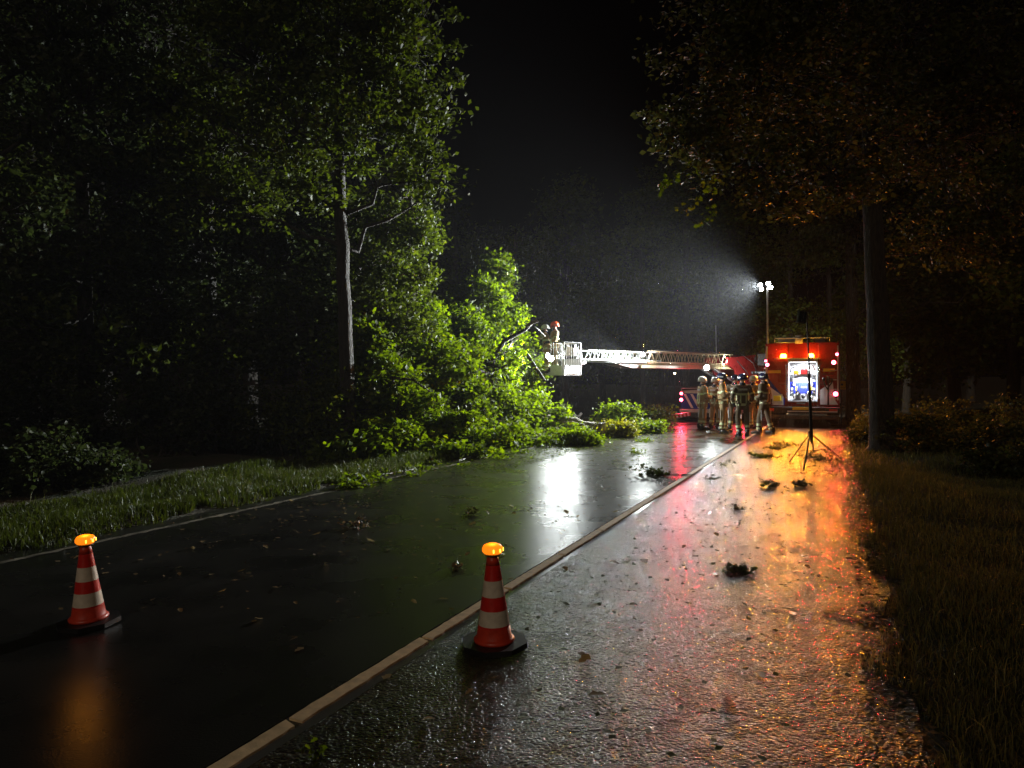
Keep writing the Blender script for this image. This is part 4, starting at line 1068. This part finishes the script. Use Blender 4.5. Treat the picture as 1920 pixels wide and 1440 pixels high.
for p, q in (((-HA, -HB), (HA, -HB)), ((-HA, HB), (HA, HB)), ((-HA, -HB), (-HA, HB)), ((HA, -HB), (HA, HB))):
    bkbar('top_rail', p + (top,), q + (top,), .024, DARK if p[1] == q[1] == HB or p[0] == q[0] == HA else WHITE)
    bkbar('middle_rail', p + (bz + .12,), q + (bz + .12,), .018)
for i in range(1, 7):
    f = -HA + 2 * HA * i / 7
    bkbar('bar', (f, -HB, bz + .1), (f, -HB, top), .010); bkbar('bar', (f, HB, bz + .1), (f, HB, top), .010)
    bkbar('bar', (HA, f, bz + .1), (HA, f, top), .010)
bkpl('back_panel', -HA - .02, 0, bz + .25, .04, 2 * HB, .52)
bkpl('side_panel', .02, HB + .02, bz + .16, .7, .03, .26)
bkpl('side_panel', .02, -HB - .02, bz + .12, .7, .03, .2)
bkpl('front_panel', HA + .015, 0, bz + .14, .03, .7, .26)
bkpl('control_console', -HA + .12, .1, bz + .75, .16, .35, .3, ALU, .02)
bkbar('back_frame', (-HA - .02, -HB * .9, bz + .5), (-HA - .02, -HB * .4, top), .016); bkbar('back_frame', (-HA - .02, HB * .9, bz + .5), (-HA - .02, HB * .3, top), .016)
MB().tube([along(LL - .3, 0, .0), along(LL + .05, 0, -.1), BK(-HA - .03, 0, bz + .2)], .05, 8).build('basket_bracket', ALU, aer)
# two white floods on the basket: at the tree and on the left corner towards the road
flood(aer, AI @ P(1027, 667, 22.4), AI @ P(850, 690, 20.5), 2000, .09, 'basket_light', 74)
flood(aer, AI @ P(1033, 672, 22.35), AI @ Vector((0.0, 8.0, 0)), 95, .09, 'basket_light', 165)
flood(aer, AI @ P(1192, 673, 25.3), AI @ P(770, 680, 19), 11000, .06, 'work_light', 58)
flood(aer, AI @ P(1078, 650, 22.5), AI @ P(1385, 760, 21.5), 1500, .05, 'basket_light', 44)  # extra spot added to brighten the group of firefighters
flood(aer, AI @ P(1068, 690, 22.4), AI @ P(1060, 850, 20.0), 160, .05, 'basket_light', 165)

# ------------------------------------------------------------------ people
def skin_mesh(name, verts, edges, radii, mat, parent, lvl=1, root=0):
    me = bpy.data.meshes.new(name); me.from_pydata([tuple(v) for v in verts], edges, []); me.update()
    o = bpy.data.objects.new(name, me); COL.objects.link(o)
    md = o.modifiers.new('Skin', 'SKIN'); md.use_smooth_shade = True
    sv = me.skin_vertices[0].data
    for i, r in enumerate(radii):
        rx, ry = (r, r) if not isinstance(r, tuple) else r
        sv[i].radius = (rx, ry); sv[i].use_root = (i == root)
    sb_ = o.modifiers.new('Sub', 'SUBSURF'); sb_.levels = lvl; sb_.render_levels = lvl
    bpy.context.view_layer.update()
    dg = bpy.context.evaluated_depsgraph_get()
    nm = bpy.data.meshes.new_from_object(o.evaluated_get(dg))
    nm.polygons.foreach_set('use_smooth', [True] * len(nm.polygons))
    bpy.data.objects.remove(o)
    nm.name = name; nm.materials.clear(); nm.materials.append(mat)
    return ob(name, nm, parent)

def person(label, loc, face, H=1.85, pose=None, jacket=TURNOUT, trousers=TURNOUT, helmet=HELM_BLUE, group=None, collar=NAVY, pack=False):
    """figure faces +Y locally; face = heading angle of that Y axis"""
    p = dict(hl=(-.23, .06, .84), hr=(.23, .06, .84), el=(-.26, -.03, 1.12), er=(.26, -.03, 1.12), lean=0.0, twist=0.0, fl=(-.16, .0, .0), fr=(.16, .0, .0), kl=(-.13, .02, .50), kr=(.13, .02, .50), yaw=0.0, nod=0.0)
    if pose: p.update(pose)
    root = tag(ob('person', None, None, loc, (0, 0, face)), label, 'person', group)
    k = H / 1.85; root.scale = (k, k, k)
    ln = p['lean']
    def T(x, y, z): return Vector((x, y + ln * max(0, z - .95), z))
    pelvis = T(0, 0, .96); waist = T(0, 0, 1.10); chest = T(0, .01, 1.32); neck0 = T(0, 0, 1.50); 
    head = T(0, .02, 1.665); chin = T(0, .055, 1.60); crown = T(0, 0, 1.75); nose = T(0, .125, 1.655)
    yw = Matrix.Rotation(p['yaw'], 3, 'Z')
    def hd(v): c_ = T(0, 0, v.z); return c_ + yw @ (v - c_)
    head, chin, crown, nose = [hd(v) for v in (head, chin, crown, nose)]
    sl, sr = T(-.19, 0, 1.44), T(.19, 0, 1.44)
    el, er, hl, hr = [Vector(p[q]) for q in ('el', 'er', 'hl', 'hr')]
    hipl, hipr = Vector((-.095, 0, .92)), Vector((.095, 0, .92))
    kl, kr = Vector(p['kl']), Vector(p['kr']); fl_, fr_ = Vector(p['fl']), Vector(p['fr'])
    al, ar = fl_ + Vector((0, -.03, .09)), fr_ + Vector((0, -.03, .09)); tl_, tr_ = fl_ + Vector((-.02, .15, .03)), fr_ + Vector((.02, .15, .03))
    V = [pelvis, waist, chest, neck0, T(0, .005, 1.56), head, crown, chin, nose, sl, el, hl, sr, er, hr, hipl, kl, al, tl_, hipr, kr, ar, tr_]
    E = [(0, 1), (1, 2), (2, 3), (3, 4), (4, 5), (5, 6), (5, 7), (5, 8), (3, 9), (9, 10), (10, 11), (3, 12), (12, 13), (13, 14), (0, 15), (15, 16), (16, 17), (17, 18), (0, 19), (19, 20), (20, 21), (21, 22)]
    Rr = [.12, .12, .14, .06, .055, (.078, .092), .07, .045, .016, .06, .043, .032, .06, .043, .032, .085, .055, .042, .035, .085, .055, .042, .035]
    body = skin_mesh('body', V, E, Rr, SKIN, root)
    # eyes, ears, mouth
    for sx in (-1, 1):
        e_ = hd(T(sx * .032, .092, 1.672)); MB().lathe([(.001, -.011), (.009, -.007), (.011, 0), (.009, .007), (.001, .011)], 10).build('eye', DARK, root, e_)
        e_ = hd(T(sx * .083, .01, 1.655)); MB().box((0, 0, 0), (.016, .035, .06), bev=.006).build('ear', SKIN, root, e_)
    MB().box((0, 0, 0), (.045, .01, .01), bev=.003).build('mouth', CONE_BASE, root, hd(T(0, .100, 1.605)), (0, 0, p['yaw']))
    # jacket
    wl, wr = el.lerp(hl, .82), er.lerp(hr, .82)
    hem = T(0, 0, .86)
    V = [hem, pelvis + Vector((0, 0, .02)), waist, chest, T(0, 0, 1.47), sl + Vector((0, 0, .0)), el, wl, sr, er, wr]
    E = [(0, 1), (1, 2), (2, 3), (3, 4), (4, 5), (5, 6), (6, 7), (4, 8), (8, 9), (9, 10)]
    Rr = [(.178, .15), (.17, .145), (.16, .135), (.178, .145), (.125, .115), .088, .068, .058, .088, .068, .058]
    skin_mesh('jacket', V, E, Rr, jacket, root)
    # trousers
    V = [Vector((0, 0, .95)), hipl, kl, al + Vector((0, 0, .02)), hipr, kr, ar + Vector((0, 0, .02))]
    E = [(0, 1), (1, 2), (2, 3), (0, 4), (4, 5), (5, 6)]
    skin_mesh('trousers', V, E, [(.15, .135), .105, .08, .074, .105, .08, .074], trousers, root)
    # collar
    MB().tube([T(0, 0, 1.475), T(0, 0, 1.52), T(0, 0, 1.565)], [.115, .095, .085], 18).build('collar', collar, root)
    # boots
    for f_, t_ in ((fl_, tl_), (fr_, tr_)):
        d_ = (t_ - f_); d_.z = 0; d_.normalize(); a0 = f_ - d_ * .07
        MB().tube([a0 + Vector((0, 0, .2)), a0 + Vector((0, 0, .10)), a0 + Vector((0, 0, .05))], [.062, .06, .055], 12).tube([a0 + Vector((0, 0, .05)), f_ + d_ * .06 + Vector((0, 0, .055)), f_ + d_ * .17 + Vector((0, 0, .04)), f_ + d_ * .2 + Vector((0, 0, .038))], [.058, .058, .045, .025], 12)\
            .box(f_ + d_ * .045 + Vector((0, 0, .013)), (.1, .29, .024), (0, 0, math.atan2(d_.y, d_.x) - math.pi / 2), .006).build('boot', BOOT, root)
    # gloves with five fingers
    for w_, h_, sx in ((wl, hl, -1), (wr, hr, 1)):
        d_ = (h_ - w_).normalized(); s_ = d_.cross(Vector((0, 0, 1))); s_ = s_.normalized() if s_.length > .2 else Vector((0, 1, 0)); u_ = s_.cross(d_)
        g = MB().tube([w_ + d_ * -.01, h_ + d_ * .0, h_ + d_ * .05, h_ + d_ * .085], [.045, .04, .045, .038], 10)
        for i, ll in enumerate((.065, .08, .074, .055)):
            b0 = h_ + d_ * .075 + s_ * (.033 - .022 * i)
            g.tube([b0, b0 + d_ * ll * .5 - u_ * .008, b0 + d_ * ll * .85 - u_ * .03, b0 + d_ * ll * .9 - u_ * .05], [.0115, .011, .010, .008], 7)
        b0 = h_ + d_ * .02 + s_ * .04
        g.tube([b0, b0 + s_ * .03 + d_ * .03, b0 + s_ * .03 + d_ * .065 - u_ * .015], [.014, .013, .009], 7)
        g.build('glove', NAVY, root)
    # reflective bands
    def band(a, b_, r, mat=REFL, w=.055, nm='reflective_band', e=1.0):
        a = Vector(a); b_ = Vector(b_); d_ = (b_ - a).normalized() * w / 2
        return MB().lathe([(r, -w / 2), (r * 1.015, 0), (r, w / 2)], 20, cap=False)
    def put_band(c, dvec, rx, ry, w=.055, mat=REFL):
        o_ = MB().lathe([(1, -w / 2), (1.02, 0), (1, w / 2)], 22, cap=False).build('reflective_band', mat, root, c)
        o_.scale = (rx, ry, 1)
        if dvec is not None:
            o_.rotation_mode = 'QUATERNION'; o_.rotation_quaternion = Vector(dvec).to_track_quat('Z', 'Y')
        return o_
    put_band(T(0, 0, .92), None, .182, .156, .07); put_band(T(0, 0, 1.22), None, .172, .147, .06)
    for a, b_ in ((sl, el), (sr, er)): put_band(a.lerp(b_, .62), b_ - a, .079, .079, .05)
    for a, b_ in ((el, wl), (er, wr)): put_band(a.lerp(b_, .75), b_ - a, .064, .064, .05)
    for a, b_ in ((kl, al), (kr, ar)): put_band(a.lerp(b_, .55), b_ - a, .080, .080, .07); put_band(a.lerp(b_, .82), b_ - a, .079, .079, .05)
    for sx in (-1, 1):   # vertical braces on chest and back, stripe down the leg
        for fy in (1, -1):
            MB().box((0, 0, 0), (.04, .006, .24)).build('reflective_strip', REFL, root, T(sx * .08, fy * .145, 1.08))
    MB().box((0, 0, 0), (.22, .006, .05)).build('name_strip', SILVER, root, T(0, -.143, 1.36))
    for a, b_, sx in ((hipl, kl, -1), (hipr, kr, 1)):
        c_ = a.lerp(b_, .75) + Vector((sx * .075, -.075, -.05)); MB().box((0, 0, 0), (.035, .012, .3)).build('leg_strip', SILVER, root, c_)
    # helmet
    hc = hd(T(0, .0, 1.70))
    hm = MB().lathe([(.125, -.055), (.132, -.02), (.128, .03), (.108, .08), (.07, .115), (.001, .128)], 26).build('helmet', helmet, root, hc, (rad(-6) + p['nod'], 0, p['yaw']))
    hm.scale = (1, 1.18, 1)
    MB().lathe([(.128, -.052), (.150, -.060), (.150, -.066), (.126, -.064)], 26, cap=False).build('brim', helmet, hm)
    MB().box((0, .055, -.045), (.235, .16, .02), bev=.008).build('visor', GLASS, hm)
    for sx in (-1, 1): MB().box((0, 0, 0), (.006, .09, .03)).build('helmet_stripe', WHITE, hm, (sx * .131, -.01, .0))
    MB().lathe([(.1285, -.005), (.1285, .018)], 26, cap=False).build('helmet_band', SILVER, hm) if helmet is HELM_BLUE else None
    MB().tube([hd(T(-.09, .0, 1.66)), hd(T(-.07, .05, 1.58)), hd(T(0, .075, 1.545)), hd(T(.07, .05, 1.58)), hd(T(.09, 0, 1.66))], .008, 6).build('chin_strap', DARK, root)
    return root
G = 'firefighters standing on the road behind the trucks'
def heading(dx, dy): return math.atan2(dy, dx) - math.pi / 2
def gp(px, py):
    d = 1.6 * 1330 / (py - 715); return ((px - 960) / 1330 * d, d, 0.0)
person('slim firefighter in a white helmet at the left end of the group', gp(1317, 805), heading(1, .15), 1.80, dict(hl=(-.12, .30, 1.08), el=(-.27, .02, 1.10), hr=(.1, .32, 1.12), er=(.26, .04, 1.12)), helmet=HELM_WHITE, group=G)
person('firefighter in lit yellow gear facing right, hands at his chest', gp(1355, 811), heading(1, -.35), 1.90, dict(hl=(-.08, .34, 1.18), el=(-.30, .06, 1.12), hr=(.10, .30, 1.22), er=(.30, .06, 1.12), fl=(-.17, .08, 0), kl=(-.14, .08, .5), lean=-.03), group=G)
person('firefighter half hidden behind the one in lit yellow gear', gp(1341, 804), heading(.7, .5), 1.78, dict(hr=(.30, .2, 1.0)), helmet=HELM_WHITE, group=G)
person('firefighter in a dark blue helmet, back to the viewer, in the middle of the group', gp(1392, 817), heading(.1, 1), 1.86, dict(hl=(-.20, .22, .95), el=(-.30, -.04, 1.13), hr=(.24, .20, .98), er=(.30, -.04, 1.13), yaw=.5, fl=(-.10, .02, 0), fr=(.12, -.06, 0)), TURNOUT2, TURNOUT2, group=G)
person('firefighter just left behind the one seen from the back', gp(1378, 807), heading(.5, .9), 1.86, dict(hl=(-.2, .25, 1.0)), TURNOUT2, TURNOUT2, group=G)
person('firefighter at the right end of the group looking left, feet apart', gp(1434, 813), heading(-.75, .75), 1.90, dict(hl=(-.16, .28, 1.05), el=(-.28, .0, 1.12), fl=(-.20, .12, 0), kl=(-.16, .10, .5), fr=(.17, -.12, 0), kr=(.14, -.02, .5), lean=.05), TURNOUT2, TURNOUT2, group=G)
person('firefighter between the back view one and the right hand one, mostly hidden', gp(1413, 803), heading(-.9, -.4), 1.84, dict(hr=(.15, .35, 1.1)), TURNOUT, TURNOUT, helmet=HELM_WHITE, group=G)
Bw = AERM @ BK(-.04, .06, bz + .032); Bw2 = AERM @ BK(.2, -.02, bz + .032)
person('man in an orange helmet standing in the rescue basket looking left', tuple(P(1040, 0, 23.1).to_2d()) + (bz + .032,), heading(-1, -.25), 1.72, dict(hl=(-.25, .32, 1.08), hr=(.12, .36, 1.05), el=(-.3, .08, 1.12), er=(.26, .08, 1.1), yaw=0.1), TURNOUT, TURNOUT, HELM_ORANGE, 'crew in the rescue basket')
person('man in a white helmet at the front of the rescue basket reaching for the branch', tuple(P(1026, 0, 22.95).to_2d()) + (bz + .032,), heading(-1, .2), 1.62, dict(hl=(-.20, .50, 1.42), el=(-.26, .24, 1.30), hr=(.16, .48, 1.40), er=(.24, .22, 1.28), lean=.10), TURNOUT, TURNOUT, HELM_WHITE, 'crew in the rescue basket')
saw = thing('pole_saw', 'long thin pole saw held out from the basket towards the branch', 'pole saw', tuple(P(1022, 630, 22.7)))
sq = [P(1022, 630, 22.7), P(1012, 620, 22.4), P(1003, 612, 22.1)]
MB().tube([v - sq[0] for v in sq], .016, 7).build('pole', ALU, saw)
MB().box(sq[2] - sq[0] + Vector((-.1, 0, .0)), (.22, .02, .05), (0, rad(-25), 0)).build('saw_blade', GREY, saw)

# ------------------------------------------------------------------ yellow sign on the verge, far lamp
sp_ = P(1578, 0, 26.5)
sg = thing('yellow_sign', 'small yellow board on a post on the verge right of the fire engine', 'sign', (sp_.x, sp_.y, 0.0))
zc = P(0, 722, 26.5).z
bar('post', (0, .02, 0), (0, .02, zc + .3), .03, GREY, sg)
bd = boxp('board', (0, -.02, zc), (.26, .02, .30), YELLOW, sg, (0, 0, YAW * .6))
boxp('dark_rim', (0, -.012, -.10), (.22, .006, .02), DARK, bd); boxp('dark_mark', (0, -.012, .03), (.08, .006, .07), GREY, bd)
fp = P(1265, 701, 60)
ln_ = thing('street_lamp', 'tiny yellow street lamp glowing far off under the ladder', 'street lamp', (fp.x, fp.y, 0))
bar('post', (0, 0, 0), (0, 0, fp.z + .1), .05, GREY, ln_); MB().lathe([(.03, .0), (.10, .03), (.08, .10), (.001, .12)], 14).build('lamp_glass', E_WARM, ln_, (0, 0, fp.z))

# ------------------------------------------------------------------ debris on the road
def leaf_litter(name, label, t0, t1, s0, s1, n, size, mat, seed, conc=None):
    rs = np.random.RandomState(seed)
    t = rs.uniform(t0, t1, n); s_ = s0 + (s1 - s0) * rs.rand(n) ** (conc or 1)
    x = t * N.x + s_ * U.x; y = t * N.y + s_ * U.y
    C = np.stack([x, y, np.full(n, .008) + rs.rand(n) * .012], 1)
    V, F, tn = leaf_arrays(C, size, rs, flat=3.0)
    V[:, 2] = np.clip((V[:, 2] - .012) * .35 + .012, .005, .06)
    me = mesh_np(name, V, F, mat); a = me.attributes.new('tint', 'FLOAT', 'POINT'); a.data.foreach_set('value', tn.astype(np.float32))
    tag(ob(name, me), label, 'leaf litter', kind='stuff')
leaf_litter('leaf_litter', 'scraps of leaves scattered over the dark smooth road', -6.9, -2.4, 3, 26, 5200, .05, LEAF_DEAD, 1, .6)
leaf_litter('leaf_litter', 'green leaves fallen along the road edge under the oak', -7.2, -5.4, 11, 22, 4200, .075, LEAF_FELL, 2)
leaf_litter('leaf_litter', 'green leaves and scraps strewn over the road in front of the sawn log', -5.6, -2.6, 13, 24, 1300, .07, LEAF_FELL, 12)
leaf_litter('leaf_litter', 'pale dead leaves lying in the dark grass on the right', .5, 4.5, 2, 16, 900, .05, LEAF_DEAD, 13)
leaf_litter('leaf_litter', 'dark crumbs of leaf and bark on the coarse asphalt', -2.1, .3, 3, 24, 1300, .045, LEAF_DARK, 14)
leaf_litter('leaf_litter', 'small bits of bark and leaf on the coarse asphalt', -2.1, .3, 2.5, 26, 700, .028, LEAF_DEAD, 3, .8)
leaf_litter('leaf_litter', 'broken leaves piled around the tripod feet', -1.0, .3, 13.0, 20.0, 900, .06, LEAF_BROWN, 4)
leaf_litter('leaf_litter', 'leaves washed against the verge of the coarse asphalt', .2, .7, 2, 20, 500, .045, LEAF_DEAD, 5)
leaf_litter('leaf_litter', 'mud brown leaves matted along the ragged asphalt edge', .12, .5, 1.5, 16, 1500, .045, LEAF_DARK, 15)
rs = np.random.RandomState(77)
FL = []
for k in range(3):
    V, F, tn = leaf_arrays(np.array([[0, 0, .006]]), .085, np.random.RandomState(200 + k), flat=4, lobed=True)
    V[:, 2] = np.abs(V[:, 2] - .006) * .5 + .006
    me = mesh_np('fallen_leaf', V, F, LEAF_DEAD); a = me.attributes.new('tint', 'FLOAT', 'POINT'); a.data.foreach_set('value', np.full(len(V), [.55, .75, .95][k], dtype=np.float32))
    FL.append(me)
for k in range(80):
    t = rs.uniform(-6.6, .2); s_ = rs.uniform(2.6, 8.5); p = R(t, s_)
    o = ob('fallen_leaf', FL[k % 3], None, (p.x, p.y, .001), (0, 0, rs.uniform(0, 6.28)))
    o.scale = (rs.uniform(.6, 1.2),) * 3
    tag(o, 'small brown oak leaf lying on the wet road in front', 'leaf', 'single fallen leaves on the near road')
def sprig(label, px, py, w_, h_, seed, leaf=LEAF_FELL, n=60, ls=.06, stick=None):
    x, y, _ = gp(px, py); rs = np.random.RandomState(seed)
    root = thing('leafy_twig', label, 'twig', (x, y, 0.0), rs.uniform(0, 6))
    segs = []; C = []
    for k in range(5):
        q = rs.uniform(0, 6.28); e_ = np.array([math.cos(q) * w_ * .5, math.sin(q) * w_ * .35, h_ * rs.uniform(.3, .8)])
        pts = crooked((0, 0, .015), e_, rs, 3, .1)
        for j in range(3): segs.append((pts[j], pts[j + 1], .006 - .0015 * j, .0045 - .0012 * j))
        for f in rs.rand(n // 5): C.append(pts[0] + (e_ - pts[0]) * f + rs.normal(size=3) * np.array([.16 * w_, .16 * w_, .12 * h_]))
    C = np.array(C); C[:, 2] = np.maximum(C[:, 2], .01)
    if stick:
        for a, b_ in stick: segs.append((np.array((a[0], a[1], .02)), np.array((b_[0], b_[1], .05)), .012, .006))
    ob('stem', twig_mesh('stem', segs, BARK, 4), root)
    me = leaf_mesh('leaves', C, ls, leaf, rs, True)
    ob('leaves', me, root)
    v = np.empty(len(me.vertices) * 3, dtype=np.float32); me.vertices.foreach_get('co', v); v = v.reshape(-1, 3); v[:, 2] = np.maximum(v[:, 2], .006); me.vertices.foreach_set('co', v.ravel())
    return root
sprig('dark tuft of leaves with bare sticks in the white reflection', 1222, 890, .55, .22, 1, LEAF_DARK, 120, .08, [((-.2, 0), (-.75, .1)), ((-.2, .1), (-.7, -.1))])
sprig('green leafy twig on the coarse asphalt left of the tripod', 1432, 858, .5, .14, 2, n=90, ls=.08)
sprig('dark clump of leaves on the coarse asphalt', 1446, 915, .28, .16, 3, LEAF_DARK, 80, .06)
sprig('small dark clump below the tripod', 1505, 912, .28, .12, 4, LEAF_DARK, 60, .06)
sprig('small brown twig on the smooth road beneath the green reflection', 884, 965, .28, .1, 5, LEAF_BROWN, 30, .06)
sprig('pale curled twig left of the nearest cone', 852, 1066, .16, .07, 6, LEAF_DEAD, 18, .05)
sprig('brown flattened twig in the dark lane', 665, 988, .38, .14, 7, LEAF_DEAD, 40, .06)
sprig('green weed sprig at the bottom edge of the photo', 600, 1425, .12, .08, 8, LEAF_FELL, 30, .035)
sprig('thin green twig near the firefighters', 1465, 842, .6, .1, 9, n=60, ls=.07)
sprig('leafy twig on the wet road below the log', 1190, 850, .5, .12, 10, n=70, ls=.07)
sprig('flat leafy twig at the edge of the white reflection', 1210, 828, .6, .15, 11, n=80, ls=.08)
sprig('scrap of twig lying on the kerb line', 1357, 873, .35, .08, 12, LEAF_DARK, 40, .06)
sprig('dark leafy twig in the red reflection on the coarse asphalt', 1380, 955, .26, .06, 13, LEAF_DARK, 24, .05)
sprig('black flattened clump of leaves alone in the middle of the coarse asphalt', 1385, 1072, .24, .05, 21, LEAF_DARK, 110, .05)
sprig('twig heap under the tripod', 1545, 862, .9, .2, 14, LEAF_BROWN, 150, .07)
sprig('fan of twigs by the foot of the tripod', 1475, 835, .7, .12, 15, LEAF_BROWN, 80, .07)
sprig('flat dark twig right of the dark tuft', 1340, 898, .35, .06, 16, LEAF_DARK, 30, .05)
rs0 = np.random.RandomState(55)
proto = None
for k in range(22):
    px_ = rs0.uniform(640, 1010); py_ = 905 - (px_ - 640) * .19 + rs0.uniform(-6, 16)
    if k % 7 == 0: proto = sprig(None, px_, py_, .5, .13, 300 + k, n=60, ls=.075); o_ = proto
    else:
        o_ = dup(proto); x_, y_, _ = gp(px_, py_); o_.location = (x_, y_, 0); o_.rotation_euler = (0, 0, rs0.uniform(0, 6.28)); q_ = rs0.uniform(.5, 1.1); o_.scale = (q_, q_, q_)
    tag(o_, 'small green oak twig broken off onto the left road edge', 'twig', 'broken oak twigs along the left road edge')
rs = np.random.RandomState(5)
def stick_obj(label, a, b_, r, mat=BARK):
    a = Vector(gp(*a)); b_ = Vector(gp(*b_)); o_ = thing('stick', label, 'branch', tuple(a)); q = crooked((0, 0, r), tuple(b_ - a + Vector((0, 0, r))), rs, 5, .03)
    for v in q: v[2] = r + .003
    MB().tube([Vector(v) for v in q], [r * (1 - .1 * i) for i in range(6)], 6).build('wood', mat, o_); return o_
stick_obj('pale bent stick lying at the left road edge', (780, 882), (700, 895), .02, BARK_PALE)
stick_obj('long pale branch on the grass edge under the oak', (905, 855), (850, 868), .03, BARK_PALE)
stick_obj('dark thin stick lying across the coarse asphalt', (1437, 1140), (1495, 1146), .004, BARK_DARK)
stick_obj('dark stick pointing at the right verge', (1545, 1152), (1640, 1165), .005, BARK_DARK)
stick_obj('pale twig by the tall oak heap on the road edge', (600, 905), (530, 925), .015, BARK_PALE)

for o_ in SC.objects:
    if o_.parent and o_.name.split('.')[0] in ('twigs', 'stems', 'crown', 'foliage', 'leaves', 'leaf_cluster', 'stem'): o_['kind'] = 'stuff'
# ------------------------------------------------------------------ rain and mist
rs = np.random.RandomState(99)
n = 9000
d = rs.uniform(9, 34, n); px = rs.uniform(880, 1640, n); py = rs.uniform(420, 790, n)
x = (px - 960) / 1330 * d; z = 1.6 - (py - 715) / 1330 * d
A = np.stack([x, d, z], 1)
ln = rs.uniform(.04, .11, n)
B = A + np.stack([-.10 * ln, 0 * ln, -ln], 1)
RAIN = pm('rain_water', (0.85, 0.88, 0.9), 0.05, spec=0.8)
RAIN.node_tree.nodes['Principled BSDF'].inputs['Transmission Weight'].default_value = 0.6
me = twig_mesh('rain', [(A[i], B[i], .0009, .0006) for i in range(n)], RAIN, 3)
tag(ob('rain', me), 'fine falling rain in the light of the lamps', 'rain', kind='stuff')

hz = MB().box((0, 55, 7.5), (300, 230, 17.4))
o = hz.build('haze', None)
hm_ = bpy.data.materials.new('mist'); hm_.use_nodes = True
nt = hm_.node_tree; nt.nodes.clear()
out = nt.nodes.new('ShaderNodeOutputMaterial'); pv = nt.nodes.new('ShaderNodeVolumePrincipled')
pv.inputs['Color'].default_value = (.9, .92, 1, 1); pv.inputs['Density'].default_value = 0.0005; pv.inputs['Anisotropy'].default_value = 0.3
nt.links.new(pv.outputs[0], out.inputs['Volume'])
o.data.materials.append(hm_); tag(o, None, None, kind='stuff')
